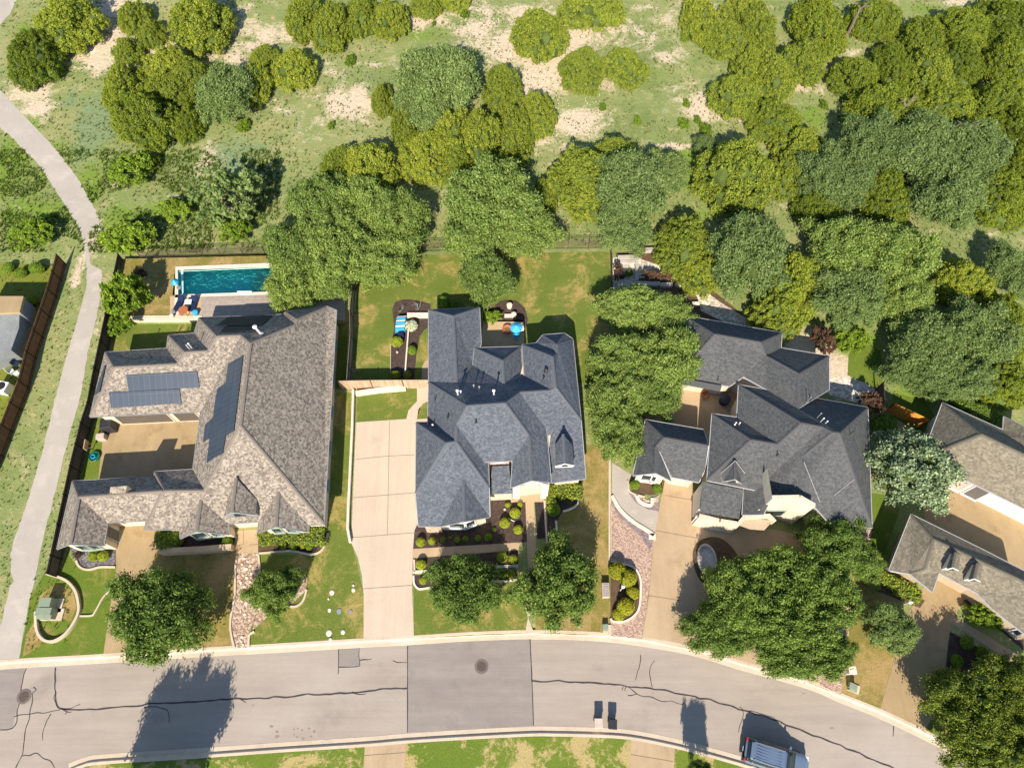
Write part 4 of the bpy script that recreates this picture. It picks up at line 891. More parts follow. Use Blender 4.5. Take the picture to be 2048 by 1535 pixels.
# house three and its gatehouse
build_house('h3', 'house with charcoal roof of overlapping hips right of the leafy oaks', 'roof_grey', 'cap_grey', 'stucco_cream', 'gutter_white')
build_house('g3', '', 'roof_grey', 'cap_grey', 'stucco_cream', 'gutter_white', root_key='h3')
window('g3','w','c',.35,.98,1.0,2.3,'frame_white'); window('g3','c','e',.05,.4,1.0,2.3,'frame_white')
for f, u, v, hh_, m_ in (('DN',1641,843,.7,'metal_white'),('DN',1634,835,.9,'metal_grey'),('DN',1651,846,.4,'metal_white'),('DN',1470,848,.3,'metal_white'),('EN',1478,848,.3,'metal_white'),('CE',1613,804,1.0,'metal_grey'),('DE',1700,868,.6,'metal_black'),('ES',1554,910,.3,'metal_black')):
    vent('h3', f, u, v, hh_, .035, m_)
def h3_front():
    root = HOUSES['h3']['root']
    b = MB(); a, c, d, e = [Vector(P(*p)) for p in ((1405.2,963,3.7),(1487.6,979,3.7),(1478.3,1037.5,2.9),(1400,1023.6,2.9))]
    b.poly([a, c, d, e], up=(0, 0, 1)); o = b.build('porch_roof', M['roof_grey'], root); roof_uv(o.data, HOUSES['h3']['ex'])
    g = MB(); i = Vector((0, .3, 0)); g.poly([e+i, d+i, Vector((d.x, d.y+.3, 0)), Vector((e.x, e.y+.3, 0))]); g.poly([a, e+i, Vector((e.x, e.y+.3, 0)), Vector((a.x, a.y, 0))]); g.poly([d+i, c, Vector((c.x, c.y, 0)), Vector((d.x, d.y+.3, 0))]); g.build('porch_wall', M['stucco_white'], root)
    A, B, D = [Vector(P(*p)) for p in ((1545,997,6.0),(1600,996,6.0),(1630,1013,5.4))]; w = MB()
    for p, q in ((A, B), (B, D)):
        d = q-p; g_ = Vector((d.x, d.y, 0)).normalized(); n_ = Vector((-g_.y, g_.x, 0))*.3; lo = lambda t: Vector((t.x, t.y, 0))
        w.poly([p, q, lo(q), lo(p)]); w.poly([p+n_, q+n_, lo(q)+n_, lo(p)+n_]); w.poly([p, q, q+n_, p+n_]); w.poly([p, p+n_, lo(p)+n_, lo(p)]); w.poly([q, q+n_, lo(q)+n_, lo(q)])
    bk = Vector((0, 2.6, 0)); w.poly([A, A+bk, Vector((A.x, A.y+2.6, 0)), Vector((A.x, A.y, 0))]); w.build('front_gable', M['stucco_cream'], root)
    f = MB(); mx = (A.x+B.x)/2+.3; f.box((mx, A.y-.05, 2.2), (1.7, .16, 1.5)); fr = f.build('window', M['frame_green'], root); g2 = MB(); g2.box((mx, A.y-.10, 2.2), (1.4, .12, 1.2)); g2.build('pane', M['glass'], fr)
    # stone parapets and entry canopy
    s = MB(); pts = [P(1400,1030,2.7), P(1440,1040,2.7), P(1478,1046,2.7), P(1490,1032,3.0), P(1540,1030,3.0), P(1549,1042,2.8)]
    for p, q in zip(pts, pts[1:]):
        p, q = Vector(p), Vector(q); d = q-p; s.box(((p.x+q.x)/2, (p.y+q.y)/2, (p.z+q.z)/4), (Vector((d.x, d.y)).length+.1, .3, (p.z+q.z)/2), math.atan2(d.y, d.x))
    s.build('parapet', M['stucco_cream'], root)
    c3 = MB(); c3.poly([P(1478,1050,2.5), P(1490,1036,2.5), P(1547,1040,2.5), P(1528,1060,2.5), P(1500,1058,2.5)], up=(0, 0, 1)); c3.build('entry_canopy', M['stucco_tan'], root)
    for k, (u, v) in enumerate(((1394,1032),(1402,1034))):
        q = P(u, v, 1.9); l = MB(); l.lathe((q[0], q[1], 1.55), [(.05, 0), (.13, .08), (.13, .35), (.05, .45)], 8); l.tube([(q[0], q[1], 0), (q[0], q[1], 1.6)], .07, 6); l.build('lantern_post', M['metal_white'], root)
    # small gable over the arched window
    dormer('h3',[(1470.5,921,5.4),(1470.5,957,5.4),(1442,946,4.55),(1446,962,4.5),(1489,945,4.55),(1483,966,4.5)],'roof_grey','cap_grey','brick_pink',base_drop=.5)
    for l in ([(1607.5,924,6.0),(1639.5,1004,4.6)],[(1707,958.8,5.0),(1668,990,4.6)],[(1442,946,4.7),(1470,921,5.5)],[(1471,922,5.5),(1490,947,4.8)]):
        t = MB(); p, q = Vector(P(*l[0])), Vector(P(*l[1])); t.tube([p+Vector((0, 0, .05)), q+Vector((0, 0, .05))], .022, 4); t.build('flashing', M['gutter_white'], root)
    t = MB()
    for l in ([(1319,903,4.0),(1342,953,3.05)],):
        p, q = Vector(P(*l[0])), Vector(P(*l[1])); t.tube([p+Vector((0, 0, .1)), q+Vector((0, 0, .1))], .022, 4)
    t.build('flashing', M['gutter_white'], HOUSES['g3']['root'])
    # garage lintel roof of the court
    k = MB(); k.poly([P(1361,768,3.0), P(1440,783,3.0), P(1444,771,3.2), P(1366,756,3.2)], up=(0, 0, 1)); k.build('garage_canopy', M['roof_grey'], root)
h3_front()
# house four: two wings round a court, one building
build_house('h4a', 'white house with olive-grey roof wings round a tan court at the right edge', 'roof_olive', 'cap_olive', 'stucco_white', 'gutter_white')
build_house('h4b', '', 'roof_olive', 'cap_olive', 'stucco_tan', 'gutter_white', root_key='h4a', overhang=.7)  # tan walls carry tree shade in their colour; wider overhang hides them
for u, v in ((0, 0), (43.5, 22)):
    dormer('h4b',[(1913+u,1104+v,4.5),(1906+u,1134+v,4.5),(1903+u,1106+v,3.95),(1893+u,1137+v,3.95),(1921+u,1110+v,3.95),(1917+u,1139+v,3.95)],'roof_olive','cap_olive','stucco_white',base_drop=.8,white=True)
window('h4b','sw','g',.25,.85,1.0,2.3,'frame_white','frame_green'); shutters('h4b','sw','g',.2,.9,1.0,2.3)
window('h4a','sw','se',.30,.38,.1,2.3,'frame_white','plastic_beige','garage_door',True); window('h4a','sw','se',.42,.52,.1,2.3,'frame_white','shutter','garage_door',True)
window('h4b','n','q',.05,.5,.8,2.5,'frame_white')
# neighbour at the left edge: flat tan roof over a grey wall
def neighbour():
    a = P(44,592,3.0); r = empty('neighbour_house', (a[0]-3, a[1]-2, 0), 'flat tan-roofed house corner with a dark grey wall at the left edge', 'house')
    b = MB(); pts = [P(-60,592,3.0), P(47,592,3.0), P(39,624,3.0), P(-60,628,3.0)]; b.poly(pts, up=(0, 0, 1)); lo = [(p[0], p[1], 2.7) for p in pts]
    for i in range(4): b.poly([pts[i], pts[(i+1) % 4], lo[(i+1) % 4], lo[i]])
    b.build('roof', M['drive_tan'], r)
    g = MB(); gp = [P(-60,628,2.6), P(39,625,2.6), P(38,655,2.3), P(22,700,2.0), P(-60,735,2.0)]; g.poly(gp, up=(0, 0, 1)); [g.poly([gp[i], gp[(i+1) % 5], (gp[(i+1) % 5][0], gp[(i+1) % 5][1], 0), (gp[i][0], gp[i][1], 0)]) for i in range(5)]; g.build('lower_roof', M['siding_grey'], r)
    w_ = MB(); q = [(p[0], p[1], 2.7) for p in pts]; q[1] = (q[1][0]-.15, q[1][1], 2.7)
    for i in range(4): w_.poly([q[i], q[(i+1) % 4], (q[(i+1) % 4][0], q[(i+1) % 4][1], 0), (q[i][0], q[i][1], 0)])
    w_.build('wall', M['siding_grey'], r)
neighbour()
# ---------------------------------------------------------------- trees
def ico(sub):
    import bmesh
    bm = bmesh.new(); bmesh.ops.create_icosphere(bm, subdivisions=sub, radius=1.0)
    v = np.array([x.co[:] for x in bm.verts]); f = np.array([[y.index for y in x.verts] for x in bm.faces]); bm.free(); return v, f
ICO1, ICO2 = ico(1), ico(2)
def crown_mesh(name, sph, n, leaf, mats, seed, core=.84, stand=.35, ratio=1.5, inner=.88, jitter=.12, zmin=-.45, clumps=0, csize=(.08, .13), fuzz=.0):
    "leaf faces over small clumps that cover a union of spheres; inner foliage cores, gap shade put into their dark colour, fill the spheres beneath"
    r = np.random.default_rng(seed); S = np.array(sph); big = S
    def surf(S, k, inner, zmin, lo, hi):
        w = S[:, 3]**2; pick = r.choice(len(S), k, p=w/w.sum()); d = r.normal(size=(k, 3)); d /= np.linalg.norm(d, axis=1)[:, None]
        ok = d[:, 2] > zmin; pick, d = pick[ok], d[ok]; c = S[pick, :3]+d*(S[pick, 3]*(1+r.uniform(lo, hi, len(d))))[:, None]; keep = np.ones(len(c), bool)
        for i in range(len(S)): keep &= ~((np.linalg.norm(c-S[i, :3], axis=1) < S[i, 3]*inner) & (pick != i))
        return c[keep], d[keep]
    if clumps:
        c, d = surf(S, clumps*5, .9, zmin, -jitter, jitter); rad = r.uniform(csize[0], csize[1], len(c)); ch = []
        for i in range(len(c)):
            if len(ch) >= clumps: break
            if all(np.linalg.norm(c[i]-c[j]) > (rad[i]+rad[j])*.62 for j in ch): ch.append(i)
        S = np.concatenate([c[ch], rad[ch][:, None]], 1)
        c, d = surf(S, n*2, .72, -.5, -.25, .16)
        fz = r.random(len(c)) < fuzz; c[fz] += d[fz]*(r.uniform(.0, 1., fz.sum())*csize[1]*1.1)[:, None]; c[fz, 2] -= csize[0]*.3
    else: c, d = surf(S, int(n*2.6), inner, zmin, -jitter*1.6, jitter)
    if len(c) > n: c, d = c[:n], d[:n]
    m = len(c); nrm = d+np.array([0, 0, .35])+r.normal(size=(m, 3))*.38; nrm /= np.linalg.norm(nrm, axis=1)[:, None]
    st = r.random(m) < stand; t = np.cross(nrm, r.normal(size=(m, 3))); t /= np.linalg.norm(t, axis=1)[:, None]; b = np.cross(nrm, t)
    out = d+np.array([0, 0, .4])+r.normal(size=(m, 3))*.35; out /= np.linalg.norm(out, axis=1)[:, None]
    b[st] = out[st]; t2 = np.cross(out, r.normal(size=(m, 3))); t2 /= np.linalg.norm(t2, axis=1)[:, None]; t[st] = t2[st]
    s = leaf*r.uniform(.6, 1.35, m); a = t*s[:, None]; bb = b*(s*ratio)[:, None]
    bend = np.cross(a, bb); bend /= (np.linalg.norm(bend, axis=1)[:, None]+1e-9); bend *= (s*.35)[:, None]
    q = np.stack([c-bb*.5, c+a*.5+bend*.3, c+bb*.5, c-a*.5+bend*.3], 1).reshape(-1, 3)
    vs, fs = [q], np.arange(m*4).reshape(-1, 4).tolist(); mi = [0]*m; base = m*4
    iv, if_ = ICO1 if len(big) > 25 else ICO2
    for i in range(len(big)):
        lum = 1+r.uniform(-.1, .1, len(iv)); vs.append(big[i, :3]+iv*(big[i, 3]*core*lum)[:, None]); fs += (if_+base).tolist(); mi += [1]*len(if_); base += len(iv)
    me = bpy.data.meshes.new(name); me.from_pydata(np.concatenate(vs).tolist(), [], fs)
    for x in mats: me.materials.append(x)
    me.polygons.foreach_set('material_index', mi); me.update(); return me
def trunk_mesh(name, h, r0, limbs, seed):
    r = random.Random(seed); b = MB(); b.tube([(0, 0, -.1), (r.uniform(-.05, .05)*h, r.uniform(-.05, .05)*h, h*.35), (0, 0, h*.6)], [r0*1.25, r0*.85, r0*.6], 8)
    for x, y, z in limbs: b.tube([(0, 0, h*r.uniform(.25, .4)), (x*.5, y*.5, (h*.4+z)/2*1.05), (x, y, z)], [r0*.6, r0*.4, r0*.12], 5)
    me = bpy.data.meshes.new(name); me.from_pydata(b.v, [], b.f); me.materials.append(M['bark']); return me
# unit crowns: radius about 1, crown from z=.15 to 1 (scaled by tree height)
def proto_juniper(seed):
    r = random.Random(seed); sp = [(0, 0, .38, .50)]
    for k in range(16):
        a = k/16*6.283+r.uniform(-.2, .2); u = r.uniform(.60, .74); sp.append((math.cos(a)*u, math.sin(a)*u, r.uniform(.20, .34), r.uniform(.20, .29)))
    for k in range(12):
        a = r.uniform(0, 6.283); u = r.uniform(.15, .55); sp.append((math.cos(a)*u, math.sin(a)*u, .42+.28*(1-u)+r.uniform(-.04, .06), r.uniform(.22, .30)))
    return sp
def proto_oak(seed, arms=10):
    r = random.Random(seed); sp = [(0, 0, .5, .36)]
    for k in range(arms):
        a = k/arms*6.283+r.uniform(-.25, .25); L = r.uniform(.62, .92); z = r.uniform(.34, .62)
        for j in range(3):
            u = L*(.42+.29*j); s = (.26-.075*j)*(1+r.uniform(-.2, .2)); sp.append((math.cos(a+r.uniform(-.12, .12))*u, math.sin(a+r.uniform(-.12, .12))*u, z+.16*(1-u)+r.uniform(-.06, .06), s))
    for k in range(15):
        a = r.uniform(0, 6.283); u = math.sqrt(r.random())*.72; sp.append((math.cos(a)*u, math.sin(a)*u, .60+.22*(1-u)+r.uniform(-.08, .08), r.uniform(.14, .22)))
    return sp
def proto_ball(seed):
    r = random.Random(seed); sp = [(0, 0, 0, .86)]
    for k in range(14):
        a = r.uniform(0, 6.283); u = r.uniform(.1, .66); sp.append((math.cos(a)*u, math.sin(a)*u, math.sqrt(max(0, .62**2-u*u*.8)), r.uniform(.22, .30)))
    return sp
PROTO = {}
def protos(kind, mat, fn, cnt, n, leaf, seed0, **kw):
    PROTO[kind] = []
    for k in range(cnt):
        sp = fn(seed0+k); sp = [(x, y, z, s) for x, y, z, s in sp]
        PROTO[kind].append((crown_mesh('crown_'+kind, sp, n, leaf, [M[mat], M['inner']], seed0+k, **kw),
            trunk_mesh('trunk_'+kind, 1.0, .055, [sp[i][:3] for i in range(2, len(sp), 6)][:7], seed0+k)))
JK = dict(stand=.32, fuzz=.1, ratio=1.6, core=.86, clumps=300, csize=(.05, .09), jitter=.05)
protos('juniper', 'juniper', proto_juniper, 4, 24000, .028, 100, **JK)
protos('juniper_dark', 'juniper_dark', proto_juniper, 3, 24000, .028, 140, **JK)
OKW = dict(stand=.34, ratio=2.1, fuzz=.35, core=.76, clumps=210, csize=(.045, .10), jitter=.28)
protos('oak', 'oak', proto_oak, 4, 34000, .0235, 200, **OKW)
protos('oak_front', 'oak_front', proto_oak, 3, 30000, .0235, 220, **dict(OKW, core=.62, clumps=185, fuzz=.5, jitter=.3, ratio=2.4))
protos('oak_grey', 'oak_grey', proto_oak, 3, 30000, .024, 240, **dict(OKW, core=.86, jitter=.12, clumps=280))
protos('oak_dark', 'leaf_dark', proto_oak, 2, 26000, .026, 270, **dict(OKW, ratio=1.4, core=.8))
protos('silver', 'leaf_silver', proto_oak, 1, 18000, .036, 290, **dict(OKW, ratio=1.3, core=.75))
SPW = dict(stand=.6, ratio=2.4, core=.4, clumps=90, csize=(.06, .12), jitter=.3)
protos('bright', 'leaf_bright', proto_oak, 3, 4200, .065, 300, **SPW)
protos('sparse', 'oak_grey', proto_oak, 2, 3200, .05, 320, **dict(SPW, core=.25, clumps=60))
protos('red', 'shrub_red', proto_oak, 1, 2400, .07, 340, **dict(SPW, core=.25, clumps=60))
BK = dict(stand=.15, ratio=1.1, inner=.85, jitter=.05, core=.93)
protos('tuft', 'shrub_green', proto_oak, 2, 900, .14, 380, **dict(SPW, clumps=30, csize=(.12, .2), fuzz=.5))
protos('ball', 'shrub', proto_ball, 2, 1500, .15, 350, **BK)
protos('ball_green', 'shrub_green', proto_ball, 2, 1500, .15, 360, **BK)
protos('ball_yellow', 'shrub_yellow', proto_ball, 1, 1500, .15, 365, **BK)
protos('flower', 'flowers_white', proto_ball, 1, 700, .2, 370, stand=.1, ratio=1.0, inner=.85, jitter=.1, core=.85)
CNT = {}
def tree(kind, u, v, ru, rv, label, hk=None, name=None, cat='tree', group=None, h=None, rot=None):
    k = CNT.get(kind, 0); CNT[kind] = k+1; pr = PROTO[kind][k % len(PROTO[kind])]; r = random.Random(int(u*7+v*13))
    ball = kind.startswith('ball') or kind == 'flower'
    if not ball: e_ = 1.08 if kind in ('oak', 'oak_grey', 'oak_dark', 'oak_front', 'silver', 'sparse') else 1.01; ru *= e_; rv *= e_
    zz = 0.0; rx = ru/ppm(v, 0)
    if h is None:
        hk_ = hk if hk else {'juniper': 1.05, 'juniper_dark': 1.05, 'oak': 1.0, 'oak_grey': 1.0, 'oak_dark': 1.0, 'silver': 1.15, 'bright': .8, 'sparse': 1.1, 'red': 1.3, 'oak_front': 1.0, 'tuft': .7}.get(kind, 1.5)
        h = hk_*math.sqrt(ru*rv)/ppm(v, 0)*1.25 if not ball else 1.25*min(ru, rv)/ppm(v)*1.25
    zc = h*.55; rx = ru/ppm(v, zc); c = P(u, v, zc)
    top, bot = P(u, v-rv, zc), P(u, v+rv, zc); ry = abs(top[1]-bot[1])/2
    ry = max(.55*rx, math.sqrt(max(.01, ry*ry-(h*.30)**2*.35)))
    nm = name or {'juniper': 'juniper_tree', 'juniper_dark': 'juniper_tree', 'oak': 'oak_tree', 'oak_front': 'oak_tree', 'tuft': 'scrub_bush', 'oak_grey': 'oak_tree', 'oak_dark': 'oak_tree', 'silver': 'silver_leaved_tree', 'bright': 'small_tree', 'sparse': 'small_tree', 'red': 'shrub', 'ball': 'round_shrub', 'ball_green': 'round_shrub', 'ball_yellow': 'round_shrub', 'flower': 'flowering_bush'}[kind]
    root = empty(nm, (c[0], c[1], 0), label, cat, group)
    cr = bpy.data.objects.new('crown' if not ball else 'foliage', pr[0]); C.objects.link(cr); cr.parent = root
    el = abs(rx/ry-1) > .18
    a = r.uniform(0, 6.28) if not el else r.choice((0, math.pi)); 
    if rot is not None: a = rot
    cr.scale = (rx, ry, h if not ball else h*.55); cr.rotation_euler = (0, 0, a)
    if ball: cr.location = (0, 0, h*.45)
    if not ball:
        t = bpy.data.objects.new('trunk', pr[1]); C.objects.link(t); t.parent = root; t.scale = (rx, rx, h); t.rotation_euler = (0, 0, a)
    return root
J, JD, O, OG, OD = 'juniper', 'juniper_dark', 'oak', 'oak_grey', 'oak_dark'
GS_ = 'junipers on the scrub slope'; GB = 'oaks along the back gardens'; GW_ = 'trees of the wood at upper right'
T = [
 (J,128,38,72,48,'juniper bush at the upper left corner beside the grey road end',GS_),(JD,62,108,54,50,'dark juniper beside the lane bend, long shadow on its right',GS_),
 (J,265,28,34,32,'small juniper at the top edge above the pale gravel streak',GS_),(J,300,62,30,26,'small low juniper touching its larger neighbour near the top left',GS_),
 (J,395,38,64,54,'big rounded juniper on the pale ridge near the top left',GS_),(J,252,98,32,25,'little juniper on the pale stones above the large thicket',GS_),
 (J,330,128,50,40,'juniper at the top of the left thicket',GS_),(J,245,170,46,48,'juniper at the left edge of the left thicket',GS_),(JD,285,232,66,56,'dark juniper at the bottom left of the left thicket',GS_),
 (J,382,150,42,40,'juniper at the middle top of the left thicket',GS_),(J,330,180,48,40,'juniper in the centre of the left thicket',GS_),(JD,375,238,32,42,'narrow dark juniper at the foot of the left thicket',GS_),(OG,448,190,60,56,'grey-green oak at the right of the left thicket',GS_),
 (J,508,158,36,44,'upright juniper at the right end of the left thicket',GS_),(J,526,108,26,22,'tiny juniper left of the round one by the straw patch',GS_),(J,588,132,45,38,'round juniper standing alone by the straw patch',GS_),
 (J,608,26,42,46,'leftmost juniper of the row on the top edge',GS_),(J,662,46,40,46,'tallest juniper of the row on the top edge',GS_),(J,722,22,40,38,'juniper in the row on the top edge right of the tallest',GS_),(J,780,32,40,36,'rightmost juniper of the row on the top edge',GS_),
 (J,850,6,34,22,'juniper cut by the top edge left of centre',GS_),(J,908,-4,34,18,'sliver of juniper cut by the top edge near the centre',GS_),
 (J,1078,58,60,46,'juniper bush standing on the white soil with a brown rim below',GS_),(J,1185,12,70,32,'wide juniper cut by the top edge right of the white soil',GS_),
 (J,1165,132,47,41,'left one of two touching round junipers below the white soil',GS_),(J,1250,129,43,37,'right one of two touching round junipers below the white soil',GS_),
 (OG,880,160,88,64,'large grey-green oak crown at the top of the central thicket',GS_),(OG,850,215,60,52,'grey-green oak inside the central thicket',GS_),(J,764,196,24,32,'narrow juniper left of the central thicket',GS_),(J,812,236,34,58,'tall juniper at the left side of the central thicket',GS_),
 (J,850,305,56,48,'juniper at the lower left of the central thicket',GS_),(J,905,262,50,60,'juniper in the heart of the central thicket',GS_),(J,915,325,44,46,'lowest juniper of the central thicket',GS_),(J,965,275,52,70,'broad juniper at the lower middle of the central thicket',GS_),
 (J,1005,170,42,50,'juniper at the upper right of the central thicket',GS_),(J,1030,265,40,62,'juniper at the lower right of the central thicket',GS_),(J,1074,222,43,44,'smooth round juniper at the right tip of the central thicket',GS_),
 (J,735,330,62,52,'juniper left of the bare straw path behind the oaks',GS_),(J,680,325,44,40,'lighter juniper beside the blue-green grass',GS_),
 (J,1165,345,72,60,'broad juniper left of the grey oak by the garden corner',GS_),(J,1235,310,62,36,'flat-topped juniper above the grey oak by the garden corner',GS_),(J,1090,390,26,42,'slim juniper right of the feathery oak',GS_),(J,1180,395,50,42,'lower juniper left of the grey oak by the garden corner',GS_),
 (OG,1265,375,78,78,'grey-green oak at the corner of the lawn fence',GB),(OG,1325,350,52,44,'small grey-green oak beside the bright grass patch',GB),(OG,1248,455,58,52,'low grey oak leaning over the fence corner',GB),
 (J,1400,30,38,44,'juniper at the top edge right of the scrub clearing',GS_),(J,1450,70,48,36,'juniper below its neighbour at the right of the scrub clearing',GS_),(J,1512,52,44,52,'rounded juniper on the top right slope',GS_),(J,1490,15,44,32,'juniper cut by the top edge on the right slope',GS_),
 (JD,1640,45,58,56,'greyish juniper near the top edge right of the rounded one',GS_),(JD,1752,34,50,40,'juniper with bare grey twigs on the top edge',GS_),(J,1605,118,52,42,'juniper in the middle of the diagonal group',GS_),(J,1545,145,52,44,'lower juniper of the diagonal group',GS_),(J,1475,186,56,40,'juniper at the lower left end of the diagonal group',GS_),(J,1500,125,38,40,'juniper at the upper left of the diagonal group',GS_),
 (JD,1712,150,52,40,'round juniper between the two small green glades',GS_),(JD,1551,236,50,43,'round juniper left of the green glade',GS_),
 (JD,1850,80,52,46,'juniper left of the top right glade',GW_),(JD,1920,55,70,40,'wide juniper near the top right corner',GW_),(JD,1790,130,44,48,'juniper at the left edge of the top right wood',GW_),(J,1860,150,56,56,'juniper in the middle of the top right wood',GW_),
 (JD,2010,40,54,52,'dark juniper in the top right corner',GW_),(JD,2020,120,46,50,'dark juniper on the right edge below the corner',GW_),(JD,1925,120,44,44,'juniper beside the small straw gap at upper right',GW_),(JD,1765,210,68,52,'juniper with dark left side above the great oak',GW_),
 (JD,1990,205,56,48,'dark juniper beside the fallen bare limbs',GW_),(JD,1890,205,56,50,'juniper above the middle of the great oak',GW_),(JD,2040,250,40,56,'juniper on the right edge beside the great oak',GW_),(J,1835,250,50,36,'juniper wedged into the top of the great oak',GW_),
 (J,1478,340,84,72,'large round juniper right of the bright grass patch',GS_),(OG,1412,296,26,28,'small grey bush at the shoulder of the large round juniper',GS_),(J,1605,292,58,42,'juniper between the round one and the great oak',GW_),(J,1580,345,42,48,'juniper joined to the right of the large round one',GW_),
 (OG,1750,300,78,66,'great grey-green oak, its upper left crown',GW_),(OG,1845,300,84,66,'great grey-green oak, its centre crown',GW_),(OG,1945,300,72,60,'great grey-green oak, its right crown',GW_),(OG,1665,360,72,64,'grey-green oak at the left of the wood above the dry meadow',GW_),
 (JD,1780,385,56,58,'juniper hanging over the dry meadow',GW_),(OG,1890,395,88,62,'grey-green oak above the dry meadow at right',GW_),(JD,2000,385,56,56,'dark juniper right of the grey oak at the meadow',GW_),(JD,1640,410,52,40,'low juniper at the left foot of the wood',GW_),(JD,2045,340,34,48,'dark juniper cut by the right edge above the meadow',GW_),(JD,2030,425,40,26,'low juniper at the right end of the dry meadow',GW_),
 (O,640,420,72,62,'top left crown of the big oak group above the pool',GB),(O,720,420,72,58,'top crown of the big oak group above the pool',GB),(O,800,450,64,66,'right crown of the big oak group, over the fence',GB),(O,590,500,62,66,'left crown of the big oak group, over the pool end',GB),(O,680,500,80,70,'centre crown of the big oak group above the pool',GB),(O,765,530,70,52,'crown of the big oak group over the lawn corner',GB),(O,590,570,62,52,'lowest crown of the oak group, over the deck',GB),(O,660,565,50,40,'oak crown hanging by the end of the deck',GB),
 (O,985,410,110,74,'broad feathery oak behind the lawn with bare limbs in its crown',GB),(O,950,470,70,60,'left arm of the feathery oak over the lawn fence',GB),(O,1050,465,66,54,'right arm of the feathery oak over the lawn fence',GB),(O,975,560,54,58,'drooping oak over the back roof and mulch bed',GB),
 ('sparse',455,395,80,58,'sparse oak with pale bare branches above the pool fence','thin trees above the pool'),('bright',470,455,40,30,'low leafy bush below the sparse oak','thin trees above the pool'),
 ('bright',252,476,62,36,'bright green spreading bush beside the lane gap',None),('bright',262,340,46,36,'yellow-green bush among the scrub left of the sparse oak',None),('juniper_dark',288,322,30,22,'small dark shrub above the yellow-green bush',None),('bright',350,418,40,22,'flat yellow-green bush left of the sparse oak',None),
 ('bright',66,468,50,30,'leafy bush behind the neighbour\'s lawn at the left edge',None),
 ('bright',257,597,50,44,'bright green tree beside the lane fence left of the pool',None),('bright',232,652,30,24,'thin green sapling below the bright tree left of the pool',None),('red',283,548,16,10,'dark red low plant at the fence corner by the pool',None),
 (J,1370,480,62,62,'yellow-green juniper over the limestone terraces',GB),(OG,1490,515,82,84,'dark grey-green oak right of the limestone path',GB),(J,1400,540,44,48,'yellow-green juniper reaching down to the limestone path',GB),(J,1585,560,66,72,'yellow-green tree above the charcoal roof',GB),(J,1560,625,66,50,'low yellow-green tree touching the charcoal roof',GB),
 (O,1690,500,80,66,'oak right of the yellow-green tree, below the wood shadow',GB),(O,1790,515,80,70,'oak at the foot of the dry meadow',GB),(OG,1700,600,70,68,'oak above the reddish bush behind the charcoal roof',GB),(O,1800,590,66,56,'oak in the middle of the right-hand garden wood',GB),(J,1938,560,58,52,'yellow-green juniper in the right-hand garden wood',GB),
 (OG,2020,540,50,56,'dark oak on the right edge below the dry meadow',GB),(OG,1850,690,80,66,'left crown of the wide oak behind the orange fence',GB),(OG,1950,670,80,70,'right crown of the wide oak behind the orange fence',GB),(JD,2020,650,50,66,'dark juniper on the right edge of the garden wood',GB),(OG,1830,745,66,44,'low oak crown above the small green yard',GB),(OG,1920,760,80,46,'low spreading oak beside the olive roof',GB),(JD,2010,760,60,50,'juniper over the yard behind the olive roof',GB),('bright',1700,680,34,36,'bright green shrub beside the reddish bush',None),
 ('red',1648,682,26,32,'reddish bush on the pale soil behind the charcoal roof',None),('red',1740,808,34,26,'thin reddish bush at the end of the limestone path',None),('ball_green',1770,850,26,26,'dark shrub against the charcoal roof corner by the orange fence',None),
 (O,1270,620,80,46,'oak crown just below the limestone terraces','oaks between the two dark-roofed houses'),(O,1340,640,60,44,'oak crown over the corner of the charcoal roof','oaks between the two dark-roofed houses'),(O,1240,720,72,52,'left oak crown between the slate and charcoal roofs','oaks between the two dark-roofed houses'),(O,1335,720,80,66,'largest oak crown between the slate and charcoal roofs','oaks between the two dark-roofed houses'),(O,1235,800,66,60,'oak crown shading the slate roof side','oaks between the two dark-roofed houses'),(O,1310,790,56,50,'oak crown over the shaded court','oaks between the two dark-roofed houses'),(O,1240,872,58,62,'lowest oak crown beside the gatehouse roof','oaks between the two dark-roofed houses'),
 (O,312,1222,100,100,'big dark oak over the tan driveway mouth','front yard oaks'),(O,540,1185,46,56,'oak on the river-stone bed, left part','front yard oaks'),(O,578,1162,34,34,'oak on the river-stone bed, right part','front yard oaks'),
 (O,922,1172,76,74,'oak standing on the front lawn left of the shared walk','front yard oaks'),(O,1120,1165,86,98,'taller oak on the front lawn by the white path','front yard oaks'),
 (O,1480,1190,80,80,'left crown of the oak group on the circular driveway','circular drive oaks'),(O,1570,1150,90,70,'top crown of the oak group on the circular driveway','circular drive oaks'),(O,1670,1090,80,66,'upper right crown of the oak group against the charcoal roof','circular drive oaks'),(O,1580,1250,96,70,'middle crown of the oak group on the circular driveway','circular drive oaks'),(O,1450,1260,80,60,'lower left crown of the oak group, by the kerb','circular drive oaks'),(O,1660,1190,72,70,'right crown of the oak group on the circular driveway','circular drive oaks'),(O,1600,1310,100,44,'lowest crown of the oak group, over the kerb','circular drive oaks'),(O,1675,1300,40,40,'small oak crown by the pink gravel exit','circular drive oaks'),(O,1730,1130,38,40,'oak crown over the green side yard','circular drive oaks'),
 (OG,1785,1255,54,54,'grey-green oak over the shaded tan driveway',None),('silver',1820,945,78,88,'silver-green tree between the charcoal and olive roofs',None),
 (OD,1930,1400,90,84,'dark oak crown, upper left of the corner group','dark oaks in the lower right corner'),(OD,2020,1370,70,70,'dark oak crown at the right edge of the corner group','dark oaks in the lower right corner'),(OD,1960,1490,96,80,'dark oak crown at the bottom of the corner group','dark oaks in the lower right corner'),(OD,2050,1480,60,80,'dark oak crown cut by the bottom right corner','dark oaks in the lower right corner'),
 ('bright',1965,1232,40,28,'bright green small tree beside the olive roof',None),('bright',985,633,22,14,'lime green bush beside the patio',None),
]
